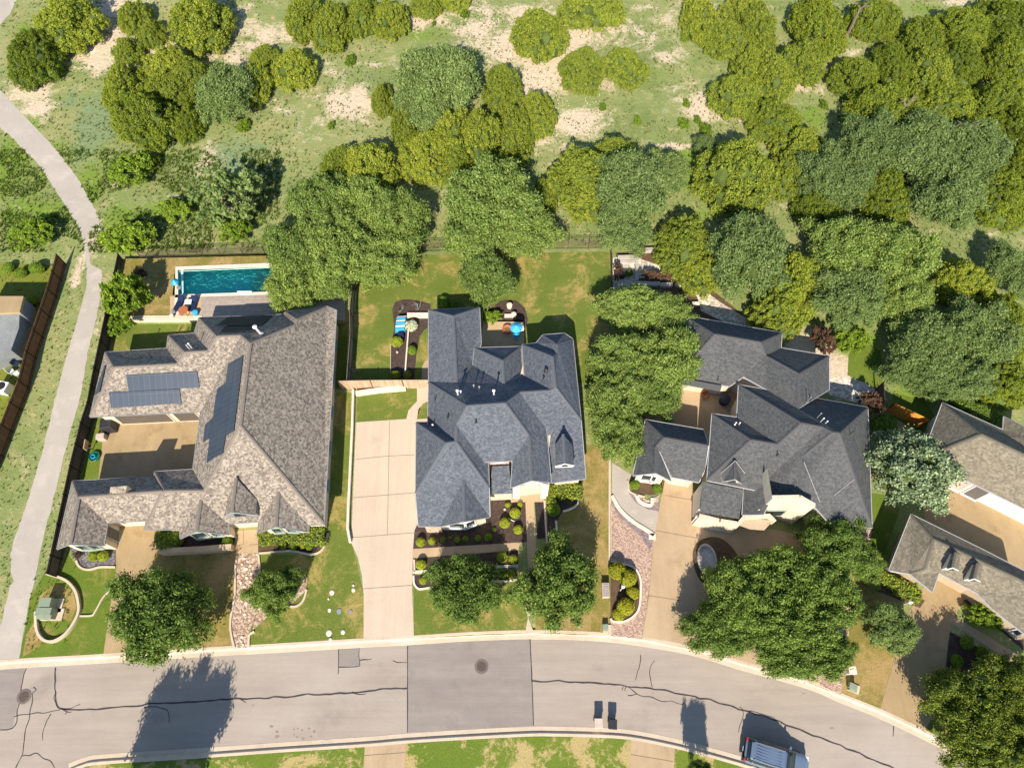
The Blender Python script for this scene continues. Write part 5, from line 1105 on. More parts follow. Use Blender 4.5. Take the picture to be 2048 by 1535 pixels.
for t in T: tree('oak_front' if t[0] == O and t[2] > 1030 and t[6] in ('front yard oaks', 'circular drive oaks') or t[6] in ('front yard oaks', 'circular drive oaks') else t[0], t[1], t[2], t[3], t[4], t[5], group=t[6], h=4.6 if 'bright green tree' in t[5] else None, cat='bush' if 'bush' in t[5] or 'shrub' in t[5] else 'tree')
# trees standing south of the frame: their crowns reach the bottom edge and shade the street
tree('oak_front', 255, 1648, 104, 92, 'oak below the bottom edge whose shadow crosses the street', h=7.4, cat='tree')
tree('oak_front', 1398, 1540, 27, 30, 'slim young tree at the bottom edge beside the parked car', h=3.7, cat='tree')
# shrubs
SH = [('ball',840.8,1082.8,10.5,'roundest shrub at the driveway corner of the brick panel'),('ball',863.8,1081,8.5,'second shrub from the driveway under the brick panel'),('ball_green',885.8,1079,7,'third shrub from the driveway along the front wall'),('ball_green',900.4,1074,4,'tiny shrub against the white front wall'),
 ('ball_green',915,1078.5,7,'shrub under the left end of the front window'),('ball_green',931,1077,7,'shrub under the right end of the front window'),('ball_green',955.5,1075,7,'shrub in deep shade near the front wall corner'),('ball_green',976.8,1073.5,9,'larger shaded shrub at the front wall corner'),('ball_green',988.7,1058,4.5,'tiny green shrub beside the front wall corner'),
 ('ball',1009.3,1045,12,'big round shrub left of the white drainpipe'),('ball',1030,1025,12,'big oval shrub nearest the portico'),('ball',1035.9,1058.2,10.5,'round shrub beside the entrance walk'),('ball',1015.3,1009,6,'small shrub below the porch roof'),('ball',1039.9,1008.4,6,'small shrub left of the portico pier'),
 ('ball',841.8,1128,11.5,'round shrub at the driveway edge below the walk'),('ball',1004.5,1113,13,'pear-shaped shrub between the two front oaks'),('ball',1026.4,1117,10.5,'round shrub right of the pear-shaped one'),('ball',846,1160,9,'shrub in the rounded bed end beside the driveway'),('ball_green',1006,1148,9,'shrub in the lower bed behind the left front oak'),('ball',1022.3,1148,10,'right shrub in the lower bed behind the front oaks'),
 ('ball_green',887,603,12.5,'dark round shrub above the back roof'),('ball_green',907,609,8,'small dark shrub beside the round one above the back roof'),('ball',793,682,12.5,'yellow round shrub below the blue striped cover'),('ball_green',824,699,10,'leafy shrub beside the white garden wall'),('ball',790,749,10.5,'left one of two round shrubs at the wooden fence'),('ball_yellow',814.5,748.5,8.5,'right one of two round shrubs at the wooden fence'),
 ('ball_green',566,1093,7,'leftmost of four small shrubs by the curved edging'),('ball_green',586,1091,9,'largest of four small shrubs by the curved edging'),('ball_yellow',604.6,1092,6,'pale one of four small shrubs by the curved edging'),('ball_green',617.9,1092.5,8,'rightmost of four small shrubs by the curved edging'),
 ('ball_green',453.8,1083.5,12,'green shrub at the end of the shaded front bed'),('ball',186,1111,12,'left half of the clipped pair beside the tan driveway'),('ball',206,1111,12,'right half of the clipped pair beside the tan driveway'),('ball_green',1270,968,11,'left shrub under the gatehouse window'),('ball_green',1315,976,11,'right shrub under the gatehouse window'),
 ('ball_yellow',1235,1140,20,'upper left golden bush in the island bed'),('ball_yellow',1256,1155,20,'upper right golden bush in the island bed'),('ball_yellow',1266,1185,15,'middle golden bush in the island bed'),('ball_yellow',1252,1212,20,'large golden bush low in the island bed'),('ball_yellow',1238,1228,14,'lowest golden bush in the island bed'),
 ('ball_green',1107,1018,15,'dark round bush at the end of the side hedge'),('ball_green',40,545,12,'leafy shrub left of the brown fence by the putting lawn'),('ball_green',72,535,14,'pale-flowered shrub beside the top of the brown fence'),('ball',55,625,16,'olive bush between the tan roof and the brown fence'),('ball',62,600,12,'olive bush above its neighbour along the brown fence'),('ball_green',15,535,12,'shrub at the left edge behind the putting lawn'),
 ('ball_green',1258,545,8,'reddish-green shrub on the limestone terrace'),('ball_green',1400,20,1,''),('ball_green',930,28,9,'dark tuft shrub on the ridge left of the white soil'),('ball_green',868,47,5,'small dark tuft above the white streak'),('ball',1368,247,11,'small yellow-green bush on the open slope, left of three'),('ball',1395,240,8,'small yellow-green bush on the open slope, top of three'),('ball',1412,258,12,'small yellow-green bush on the open slope, right of three'),('ball_green',1275,242,9,'lone dark tuft in the middle of the open slope'),
 ('ball_green',1205,215,7,'tuft left on the open slope near the thicket tip'),('ball',1373,207,8,'tuft above the three small bushes'),('ball_green',1370,75,9,'tuft beside the upper right junipers'),('ball_green',1648,210,9,'tuft in the green glade'),('ball',487,253,12,'small bush right of the left thicket'),('ball',662,251,8,'small bush on the blue-green grass'),('ball_green',700,122,10,'tuft between the round juniper and the central thicket')]
for k_, u, v, r_, lb in SH:
    if lb: tree('tuft' if v < 270 else k_, u, v, r_, r_*1.02, lb, cat='shrub' if 'bush' not in lb else 'bush', group=None)
for u_, v_, r_, l_ in ((1935,1285,15,'left shaded shrub in the bed above the corner oaks'),(1965,1305,14,'middle shaded shrub in the bed above the corner oaks'),(1915,1320,14,'lower shaded shrub in the bed above the corner oaks'),(2010,1330,15,'right shaded shrub in the bed above the corner oaks'),(1960,1222,9,'low shrub under the olive roof edge'),(2000,1250,9,'low shrub under the window of the olive-roofed house')): tree('ball_green', u_, v_, r_, r_, l_, cat='shrub')
tree('flower', 822, 650, 13, 13, 'white-flowered bush beside the garden wall', cat='bush')
tree('red', 1237, 545, 13, 20, 'red shrub on the terrace beside the lawn fence', cat='shrub'); tree('red', 1305, 552, 22, 10, 'row of red shrubs above the limestone blocks', cat='shrub'); tree('red', 1335, 552, 20, 9, 'right-hand red shrub above the limestone blocks', cat='shrub'); 
tree('red', 156, 1110, 9, 8, 'small dark bare bush by the grey gravel bed', cat='shrub')
def hedge(px, h, label, mat, seed, name='hedge'):
    w_ = [Vector(P(u, v, h*.6)) for u, v in px]; cx = sum(p.x for p in w_)/len(w_); cy = sum(p.y for p in w_)/len(w_)
    poly = [(p.x, p.y) for p in w_]; r = random.Random(seed); x0, x1 = min(p[0] for p in poly), max(p[0] for p in poly); y0, y1 = min(p[1] for p in poly), max(p[1] for p in poly)
    sp = []; s = .30; x = x0
    while x < x1:
        y = y0
        while y < y1:
            X, Y = x+r.uniform(-.06, .06), y+r.uniform(-.06, .06)
            if inside(X, Y, poly): sp.append((X-cx, Y-cy, h-.3+r.uniform(-.05, .04), .32)); sp.append((X-cx, Y-cy, h*.35, .32))
            y += s
        x += s
    area = len(sp)*.5*s*s; me = crown_mesh('hedge', sp, int(area*260+900), .11, [M[mat], M['inner']], seed, core=.9, stand=.2, ratio=1.2, inner=.9, jitter=.06)
    root = empty(name, (cx, cy, 0), label, 'hedge'); o = bpy.data.objects.new('foliage', me); C.objects.link(o); o.parent = root
hedge([(519,1068),(600,1068),(616,1064),(616,1056),(648,1055),(648,1088),(640,1087),(560,1083),(519,1090)], .9, 'bright green hedge in front of the right-hand gable of the brown-roofed house', 'shrub', 1)
hedge([(313,1062),(360,1062),(362,1080),(345,1096),(314,1096)], 1.0, 'green hedge corner beside the tan driveway under the eaves', 'shrub_green', 2)
hedge([(1094,972),(1163,968),(1160,992),(1112,992),(1108,1006),(1092,1004)], .9, 'yellow-green hedge below the slate roof right of the portico', 'shrub', 3)
hedge([(1765,1144),(1842,1184),(1835,1200),(1815,1196),(1758,1160)], 1.0, 'hedge in front of the white gable with the green window', 'shrub', 4)
hedge([(1905,800),(1970,818),(2005,840),(2000,858),(1975,845),(1905,812)], 1.6, 'tall hedge behind the olive-grey roof', 'shrub_green', 5)
# grass and stones nobody could count
def scatter(name, n, region, size, mat, seed, kind='blade', avoid=(), dens=None):
    r = np.random.default_rng(seed); vs = []; fs = []
    k = 0; tries = 0
    while k < n and tries < n*6:
        tries += 1; u, v = r.uniform(region[0], region[2]), r.uniform(region[1], region[3])
        if any(inside(u, v, a) for a in avoid): continue
        if dens and noise.noise(Vector((u*.012, v*.016, seed))) < dens: continue
        p = P(u, v, 0); s = size*r.uniform(.5, 1.4); b = len(vs)
        if kind == 'blade':
            for q in range(3):
                a = r.uniform(0, 6.283); dx, dy = math.cos(a)*s*.22, math.sin(a)*s*.22; lx, ly = r.normal()*s*.45, r.normal()*s*.45; b = len(vs)
                vs += [(p[0]-dx, p[1]-dy, .0), (p[0]+dx, p[1]+dy, .0), (p[0]+lx, p[1]+ly, s*.8)]; fs.append((b, b+1, b+2))
        else:
            a0 = r.uniform(0, 6.283); ring = [(p[0]+math.cos(a0+t*1.2566)*s*r.uniform(.6, 1), p[1]+math.sin(a0+t*1.2566)*s*r.uniform(.5, .9), 0) for t in range(5)]
            vs += ring+[(x*.45+p[0]*.55, y*.45+p[1]*.55, s*.45) for x, y, _ in ring]
            for t in range(5): fs.append((b+t, b+(t+1) % 5, b+5+(t+1) % 5, b+5+t))
            fs.append(tuple(b+5+t for t in range(5)))
        k += 1
    me = bpy.data.meshes.new(name); me.from_pydata(vs, [], fs); me.materials.append(M[mat]); return tag(link(name, me), kind='stuff')
AV = [LANE, [(230,508),(1225,490),(1225,900),(230,900)], [(1225,505),(1800,560),(1900,800),(1800,900),(1225,900)], [(0,505),(140,505),(100,700),(0,900)]]
scatter('scrub_grass_tufts', 15000, (-20,-20,2070,500), .26, 'grass_blades', 11, avoid=AV, dens=-.25)
scatter('scrub_weeds', 5200, (0,300,560,505), .32, 'weeds', 12, avoid=AV, dens=-.1)
scatter('lane_verge_weeds', 1500, (0,240,240,1300), .2, 'weeds', 13, avoid=[LANE, [(230,500),(300,500),(300,1300),(130,1300)]], dens=0.0)
scatter('scattered_limestone', 1100, (930,30,1200,270), .06, 'stone_white', 14, 'stone', AV, .05)
scatter('scattered_ridge_stones', 900, (180,0,300,150), .07, 'stone_white', 15, 'stone', AV, .15)
# ---------------------------------------------------------------- fences and walls
def fence(px, h, label, m, name='wooden_fence', thick=.04, zt=None, posts=True, rail_m=None, below=0.0):
    "px: the line of the fence's top"
    w_ = [Vector(P(u, v, h)) for u, v in px]; root = empty(name, (w_[0].x, w_[0].y, 0), label, 'fence'); b = MB(); pr = MB(); uv = []; run = 0
    pm = M[rail_m or m]
    pn = []
    for p, q in zip(w_, w_[1:]):
        d = q-p; d.z = 0; L = d.length; d.normalize(); n = Vector((-d.y, d.x, 0))*thick/2
        for s in (1, -1):
            b.poly([p+n*s, q+n*s, q+n*s-Vector((0, 0, h)), p+n*s-Vector((0, 0, h))], up=tuple(n*s*100)); uv.append([(run, h), (run+L, h), (run+L, 0), (run, 0)])
        b.poly([p+n, q+n, q-n, p-n], up=(0, 0, 1)); uv.append([(run, 0), (run+L, 0), (run+L, .04), (run, .04)])
        for z in (.35, h-.3): pr.tube([p+n*1.6+Vector((0, 0, z-h)), q+n*1.6+Vector((0, 0, z-h))], .04, 4)
        k = max(1, round(L/2.4))
        for i in range(k): pn.append(p.lerp(q, i/k))
        run += L
    pn.append(w_[-1])
    o = b.build('board_panel', M[m], root); me = o.data; ul = me.uv_layers.new(name='UVMap')
    for pi, p in enumerate(me.polygons):
        for li in p.loop_indices:
            c = me.vertices[me.loops[li].vertex_index].co; base = uv[pi]; orig = b.v.index(tuple(c)) if False else me.loops[li].vertex_index-pi*4
            ul.data[li].uv = base[orig]
    pr.build('rail', pm, root)
    for p in pn:
        t = MB(); t.box((p.x, p.y, h/2+.03), (.1, .1, h+.06)); t.build('post', pm, root)
    return root
fence([(112,508),(93,575),(50,700),(35.5,760),(0,848),(-40,950)],1.85,'tall brown board fence along the left side of the lane','boards_brown')
fence([(235,507),(209.8,626.6),(186.6,734),(173.3,804),(160,844),(138.5,930),(100,1109),(92,1145)],1.85,'long board fence, shaded face coloured dark, between the lane and the brown-roofed house','boards_dark')  # shade of the east face is put into the dark board colour
fence([(703,571),(699,620),(700,667),(695,730),(693,759)],1.8,'weathered board fence between the brown and slate roofed houses','boards_grey')
fence([(675,761.5),(740,760),(803.5,759.5),(857,759.5)],1.8,'tan board fence crossing from the brown roof to the slate roof','boards_tan')
fence([(1790,806),(1860,839)],1.8,'bright orange board fence beside the olive roof','boards_orange')
fence([(1860,839),(1835,848)],1.8,'short orange fence return at the olive roof corner','boards_orange')
fence([(1768,764),(1770,802)],1.8,'short dark fence at the end of the limestone path','boards_dark')
def iron_fence(px, h, label):
    w_ = [Vector(P(u, v, 0)) for u, v in px]; root = empty('iron_fence', (w_[0].x, w_[0].y, 0), label, 'fence'); b = MB(); pk = MB(); pts = []
    for p, q in zip(w_, w_[1:]):
        L = (q-p).length; k = max(1, round(L/2.4)); up = Vector((0, 0, 1))
        for i in range(k): pts.append(p.lerp(q, i/k))
        for z in (.15, h-.2, h): b.tube([p+up*z, q+up*z], .022, 4)
        n = int(L/.12)
        for i in range(n):
            c = p.lerp(q, (i+.5)/n); pk.box((c.x, c.y, h/2+.05), (.03, .02, h))
    pts.append(w_[-1]); b.build('rail', M['fence_iron'], root); pk.build('pickets', M['fence_iron'], root)
    for p in pts:
        t = MB(); t.box((p.x, p.y, h/2+.06), (.07, .07, h+.12)); t.build('post', M['fence_iron'], root)
iron_fence([(287,521),(400,516),(533,511)],1.5,'black iron fence behind the pool')
iron_fence([(533,511),(700,507),(845,504)],1.5,'black iron fence under the big oaks right of the pool')
iron_fence([(845,504),(1000,501),(1093,499),(1219,497.6)],1.5,'black iron fence along the back of the big lawn')
iron_fence([(1220,499),(1221,545),(1221,594)],1.5,'black iron fence between the lawn and the limestone terraces')
def wall_thing(px, z, wd, hh, m, label, name='retaining_wall', smooth=False):
    o = ribbon(name, px, z, wd, hh, M[m], smooth=smooth); tag(o, label, 'wall'); return o
wall_thing([(706,778),(704,850),(700,935),(696,1017),(694.7,1055),(699.6,1082.7)],.45,.2,.45,'stone_white','long white-topped retaining wall beside the pale driveway')
wall_thing([(711,785),(760,778),(811,774)],.45,.42,.45,'stone_white','short white stone wall below the tan board fence')
wall_thing([(236,634),(300,634),(404,634)],ZY+.1,.4,ZY+.1,'stucco_cream','cream garden wall between the bright tree and the deck')
wall_thing([(817,655),(813.5,700),(810,746)],.35,.14,.35,'stone_white','thin white garden wall dividing the left mulch bed')
wall_thing([(814,629),(858,629)],.35,.5,.35,'stone_white','short cream garden wall above the white-flowered bush')
wall_thing([(1009,630),(1032,629.5)],.3,.3,.3,'stone_white','small white stone border near the patio urn')
wall_thing([(92,1146),(118,1154),(135,1163),(149,1180),(155,1200),(156,1222),(146,1245),(128,1268),(106,1281),(88,1280),(76,1268),(71,1250),(70,1222)],.35,.2,.35,'kerb','curved concrete wall looping round the green utility boxes',smooth=True)
wall_thing([(318,1101),(400,1097),(462,1092)],.9,.45,.9,'stucco_tan','shaded low wall in front of the brown-roofed house')
wall_thing([(1236,514),(1273,513)],.5,.5,.5,'stone_grey','upper limestone terrace wall'); wall_thing([(1232,523),(1271,522)],.4,.3,.4,'stone_grey','lower limestone terrace wall')
wall_thing([(1274,512),(1274,560)],.4,.35,.4,'stone_grey','limestone wall running down the terraces'); wall_thing([(1288,498),(1312,497),(1316,505)],.5,.4,.5,'stone_grey','limestone wall below the yellow-green juniper')
for i_, (u, v, a, b_, lb) in enumerate([(1285,566,24,10,'leftmost limestone block of the terrace row'),(1308,566,23,9,'second limestone block of the terrace row'),(1333,568,25,9,'third limestone block of the terrace row'),(1360,569,20,6,'narrow limestone block at the right of the terrace row'),(1247,570,24,13,'large flat limestone block beside the lawn fence'),(1250,583,27,12,'limestone slab step below the large flat block'),(1384,568,14,14,'white limestone boulder at the path bend'),(1392,606,14,8,'white limestone boulder lower on the path')]):
    p = P(u, v, .4); b = MB(); s = ppm(v); b.box((p[0], p[1], .22), (a/s, b_/s, .44), RNG.uniform(-.06, .06)); o = b.build('limestone_block', M['stone_grey' if i_ < 6 else 'stone_white'], bevel=.06); tag(o, lb, 'stone block', 'limestone blocks of the terraces')
# river-bed stepping stones and lawn stones
ST = [(488,1116,7,5),(495,1122,6,4),(484,1128,5,5),(501,1130,6,5),(492,1137,10,7),(502,1147,5,6),(486,1150,4,5),(493,1155,9,6),(482,1165,5,8),(500,1163,6,5),(488,1172,7,5),(484,1198,5,10),(492,1206,7,9),(481,1222,4,8),(489,1228,7,6),(484,1273,6,6),(481,1281,5,4),(485,1288,6,5)]
for i_, (u, v, a, b_) in enumerate(ST):
    s = ppm(v); p = P(u, v, .08); b = MB(); r = random.Random(i_); n = 7
    ring = [(p[0]+math.cos(t/n*6.283)*a/s*r.uniform(.4, .6), p[1]+math.sin(t/n*6.283)*b_/s*r.uniform(.4, .6)) for t in range(n)]
    lo = [(x, y, .02) for x, y in ring]; hi = [((x-p[0])*.85+p[0], (y-p[1])*.85+p[1], .11) for x, y in ring]
    b.poly(hi, up=(0, 0, 1)); [b.poly([lo[t], lo[(t+1) % n], hi[(t+1) % n], hi[t]]) for t in range(n)]
    tag(b.build('stepping_stone', M['stone_white']), 'flat pale stone laid in the river-stone path to the kerb', 'stone', 'stones of the river-stone path')
for i_, (u, v, a, m_, lb) in enumerate([(664,1184,5,'stone_white','white rock left of the round bare patch'),(707,1179,4,'stone_white','white rock right of the round bare patch'),(707,1170,2.5,'stone_white','small white rock above its larger neighbour on the side lawn'),(659,1220,3.5,'stone_white','white rock left of two grey hatches'),(678,1222,5,'metal_grey','round grey utility hatch, left one on the side lawn'),(701,1223,4,'metal_grey','round grey utility hatch, right one on the side lawn'),(658,1265,6,'stone_white','large white rock near the kerb'),(686,1263,4.5,'stone_white','white rock right of the large one near the kerb'),(661,1278,3.5,'stone_white','white rock touching the kerb'),(657,1197,2,'stone_white','tiny white rock on the side lawn')]):
    s = ppm(v); p = P(u, v, .05); b = MB(); b.lathe((p[0], p[1], 0), [(a/s*.9, 0), (a/s, .06), (a/s*.6, .12 if 'hatch' not in lb else .065)], 9, sy=1.15); tag(b.build('rock' if 'rock' in lb else 'access_hatch', M[m_]), lb, 'rock' if 'rock' in lb else 'hatch')
def manhole(u, v, lb, r=.42):
    p = P(u, v, ZR); root = empty('manhole_cover', (p[0], p[1], ZR), lb, 'manhole cover'); a = MB(); a.lathe((p[0], p[1], ZR), [(r*1.35, .0), (r*1.35, .02), (r, .024)], 24); a.build('ring', M['iron_ring'], root)
    c = MB(); c.lathe((p[0], p[1], ZR), [(r*.92, .0), (r*.92, .032), (r*.5, .034)], 24); c.build('lid', M['iron'], root)
manhole(963,1332,'round iron manhole cover in the middle of the dark road patch'); manhole(48,1392,'round iron manhole cover ringed by sealed cracks at the left end of the street')
# ---------------------------------------------------------------- pool
def pool():
    c = P(450, 563, ZY); root = empty('swimming_pool', (c[0], c[1], ZY), 'rectangular turquoise swimming pool with white coping', 'swimming pool')
    inner = [P(u, v, ZY) for u, v in [(357,542),(530,535),(640,530),(640,582),(530,584),(356,590)]]; dep = .95
    sh = MB(); bot = [(p[0], p[1], ZY-dep) for p in inner]; sh.poly(bot, up=(0, 0, 1)); n = len(inner)
    for i in range(n): sh.poly([inner[i], bot[i], bot[(i+1) % n], inner[(i+1) % n]])
    sh.build('basin', M['pool_tile'], root)
    sf = MB(); a_ = P(506,560,ZY); b_ = P(640,556,ZY); sf.box(((a_[0]+b_[0])/2, (a_[1]+b_[1])/2, ZY-.62), (b_[0]-a_[0], 2.5, .6), -.01); sf.build('shallow_shelf', M['pool_shelf'], root)
    wt = MB(); wt.poly([(p[0], p[1], ZY-.10) for p in inner], up=(0, 0, 1)); wt.build('water', M['water'], root)
    cop = ribbon('coping', [(353,637),(353,536),(530,529.5),(642,525)], ZY+.05, .45, .10, M['stone_white'], parent=root)
    ribbon('coping', [(350,592),(530,586),(642,583)], ZY+.05, .35, .12, M['stone_white'], parent=root)
    ledge = MB(); q = [P(361,538,ZY), P(364,590,ZY), P(366.5,590,ZY), P(366,538,ZY)]; ledge.poly([(x, y, ZY-.05) for x, y, _ in q], up=(0, 0, 1)); ledge.build('spillway_wall', M['pool_tile'], root)
    st = MB(); st.box((P(490,586,ZY)[0], P(490,586,ZY)[1], ZY+.12), (1.5, .28, .16)); st.build('pool_bench', M['frame_white'], root)
pool()
o_ = sheet('deck', [(402,592),(530,588),(690,583),(690,640),(680,640),(540,628),(402,634)], ZY+.045, M['deck'], thick=.12); tag(o_, 'weathered wooden deck between the pool and the brown roof', 'deck'); del o_['kind']; roof_uv(o_.data, (0, 1))
sheet('pool_terrace', [(340,592),(403,592),(403,634),(340,634)], ZY+.03, M['patio'])
def lounger(u, v, lb, m='navy', rz=1.45):
    p = P(u, v, ZY+.3); root = empty('sun_lounger', (p[0], p[1], ZY), lb, 'lounger', 'pool loungers'); R = Matrix.Rotation(rz, 3, 'Z'); V = lambda x, y, z: Vector((p[0], p[1], ZY))+R@Vector((x, y, z))
    a = MB(); a.box(V(0, 0, .28), (1.2, .62, .08), rz); a.build('seat', M[m], root); b = MB(); b.box(V(.85, 0, .46), (.62, .62, .08), rot=R@Matrix.Rotation(-.6, 3, 'Y')); b.build('backrest', M[m], root)
    for x in (-.5, .5):
        for y in (-.26, .26): t = MB(); t.box(V(x, y, .12), (.05, .05, .24), rz); t.build('leg', M['plastic_beige'], root)
lounger(356,611,'left navy sun lounger on the pool terrace', rz=1.35); lounger(385,612,'right navy sun lounger beside the deck', rz=1.5)
def table_set():
    p = P(366,620,ZY+.7); r = empty('patio_table', (p[0], p[1], ZY), 'orange-brown wooden table on the pool terrace', 'table'); t = MB(); t.lathe((p[0], p[1], ZY+.66), [(.45, 0), (.5, .03), (.5, .07)], 8); t.build('table_top', M['terracotta'], r)
    for x, y in ((-.3, -.3), (.3, -.3), (.3, .3), (-.3, .3)): l = MB(); l.box((p[0]+x, p[1]+y, ZY+.33), (.06, .06, .66)); l.build('leg', M['terracotta'], r)
    p = P(376,603,ZY+.5); r = empty('side_table', (p[0], p[1], ZY), 'white square side table between the loungers', 'table'); t = MB(); t.box((p[0], p[1], ZY+.48), (.7, .55, .06)); t.build('table_top', M['frame_white'], r); l = MB(); l.box((p[0], p[1], ZY+.23), (.1, .1, .46)); l.build('leg', M['frame_white'], r)
table_set()
def cyl(name, u, v, r, h, m, lb, cat, top=None, n=14, mt=None, z=0.0):
    p = P(u, v, z+h*.6); root = empty(name, (p[0], p[1], z), lb, cat); b = MB(); b.lathe((p[0], p[1], z), [(r*.85, 0), (r, h*.5), (r*.95, h)], n); b.build('body', M[m], root)
    t = MB(); t.lathe((p[0], p[1], z+h), [(r*1.03, -.03), (r*1.03, .02), (r*.3, .05)], n); t.build(top or 'rim', M[mt or m], root)
cyl('cooler',391,626,.28,.45,'aqua','aqua round tub on the pool terrace beside the deck','tub',mt='sky_blue',z=ZY); cyl('planter_pot',344,632,.2,.4,'stone_white','white pot at the corner of the pool terrace','pot',z=ZY); cyl('planter_pot',347,624,.2,.35,'metal_grey','grey pot above the white pot on the pool terrace','pot',z=ZY)
def umbrella(u, v, r, h, m, lb, tilt=0.0, n=8, z0=0.0):
    h += z0; p = P(u, v, h); root = empty('parasol', (p[0], p[1], z0), lb, 'parasol'); c = MB(); R = Matrix.Rotation(tilt, 3, 'X'); top = Vector((p[0], p[1], h+.25))
    ring = [Vector((p[0], p[1], h))+R@Vector((math.cos(k/n*6.283)*r, math.sin(k/n*6.283)*r, -.12)) for k in range(n)]
    for k in range(n): c.poly([top, ring[k], ring[(k+1) % n]], up=(0, 0, 1)); c.poly([ring[k], ring[(k+1) % n], ring[(k+1) % n]-Vector((0, 0, .1)), ring[k]-Vector((0, 0, .1))])
    c.build('canopy', M[m], root); q = MB(); q.tube([(p[0], p[1], z0), top], .03, 6); q.build('pole', M['metal_grey'], root); b = MB(); b.lathe((p[0], p[1], z0), [(.25, 0), (.25, .06), (.05, .1)], 10); b.build('base', M['metal_grey'], root)
umbrella(348,562,.42,1.2,'aqua','small blue parasol on the left pool coping',z0=ZY); umbrella(1032.5,653,.62,1.9,'sky_blue','sky-blue parasol on the patio'); umbrella(1033,668,.40,1.0,'aqua','small darker blue parasol in the patio shade')
def fabric_cover():
    p = P(801,646,.4); root = empty('covered_lounger', (p[0], p[1], 0), 'blue and white striped cover over garden furniture in the left bed', 'garden furniture'); b = MB(); w_ = MB()
    for k in range(6):
        q = b if k % 2 == 0 else w_; y = -.75+k*.28; a = math.sin((k+.5)/6*math.pi)*.25
        q.box((p[0]+.02*k, p[1]+y, .3+a/2), (1.05, .27 if k % 2 == 0 else .10, .5+a), .1, taper=.85)
    b.build('cover', M['sky_blue'], root); w_.build('stripe', M['frame_white'], root)
    c = MB(); c.box((p[0]+.1, p[1]-1.35, .3), (.7, .5, .6), .2, taper=.8); c.build('dark_cushion', M['navy'], root)
fabric_cover()
def firepit():
    p = P(1014.5,659,.3); root = empty('fire_pit', (p[0], p[1], 0), 'round terracotta fire bowl on the patio', 'fire pit'); b = MB(); b.lathe((p[0], p[1], 0), [(.35, 0), (.50, .3), (.52, .42), (.46, .42), (.36, .30), (.05, .26)], 18); b.build('bowl', M['terracotta'], root)
    g = MB(); [g.tube([(p[0]-.28, p[1]-.2+.08*k-.15, .46), (p[0]+.28, p[1]-.2+.08*k-.15, .46)], .012, 4) for k in range(6)]; g.build('grate', M['metal_black'], root)
firepit()
def chair(u, v, lb, m, rz=0.0, g=None):
    p = P(u, v, .4); root = empty('garden_chair', (p[0], p[1], 0), lb, 'chair', g, ); R = Matrix.Rotation(rz, 3, 'Z'); V = lambda x, y, z: Vector((p[0], p[1], 0))+R@Vector((x, y, z))
    a = MB(); a.box(V(0, 0, .43), (.52, .5, .05), rz); a.build('seat', M[m], root); b = MB(); b.box(V(0, .26, .7), (.52, .05, .5), rz); b.build('backrest', M[m], root)
    for x in (-.22, .22):
        for y in (-.2, .2): l = MB(); l.box(V(x, y, .21), (.05, .05, .42), rz); l.build('leg', M[m], root)
chair(1041,658,'white chair beside the blue parasol','frame_white',-1.3); chair(1411,790,'red chair in the shaded court','terracotta',.3)
cyl('white_urn',1019,611.5,.28,.5,'stone_white','white urn in the right mulch bed','urn'); cyl('white_urn',1027.5,630,.26,.55,'stone_white','white urn on the stone border near the patio','urn'); cyl('ground_cover',1449,800,.5,.8,'plastic_dark_blue','dark covered grill in the shaded court','grill'); cyl('ground_light',794.5,704,.13,.2,'gravel_river','small round stone lamp in the left mulch bed','garden lamp'); cyl('ground_light',1009.5,1018.5,.1,.15,'stone_white','small white garden light among the front shrubs','garden lamp')
def drainpipe(a, b_, z, lb, m='metal_white', r=.05):
    p, q = P(*a, z), P(*b_, z); o = MB(); o.tube([p, q], r, 6); tag(o.build('drain_pipe', M[m]), lb, 'pipe')
drainpipe((1016,1036),(1029,1042),.1,'short white pipe lying in the mulch between round shrubs')
def sculpture(u, v, lb, seed):
    p = P(u, v, .5); r = random.Random(seed); b = MB()
    for k in range(5): a = r.uniform(0, 6.28); b.tube([(p[0], p[1], 0), (p[0]+math.cos(a)*.25, p[1]+math.sin(a)*.25, .6), (p[0]+math.cos(a+.8)*.55, p[1]+math.sin(a+.8)*.5, .8+r.uniform(-.2, .3))], [.03, .025, .012], 5)
    tag(b.build('wire_sculpture', M['metal_grey']), lb, 'garden ornament')
sculpture(835,614,'spiky grey wire ornament in the mulch bed near the lawn',3); sculpture(799,619,'curled pale wire ornament at the left of the mulch bed',5)
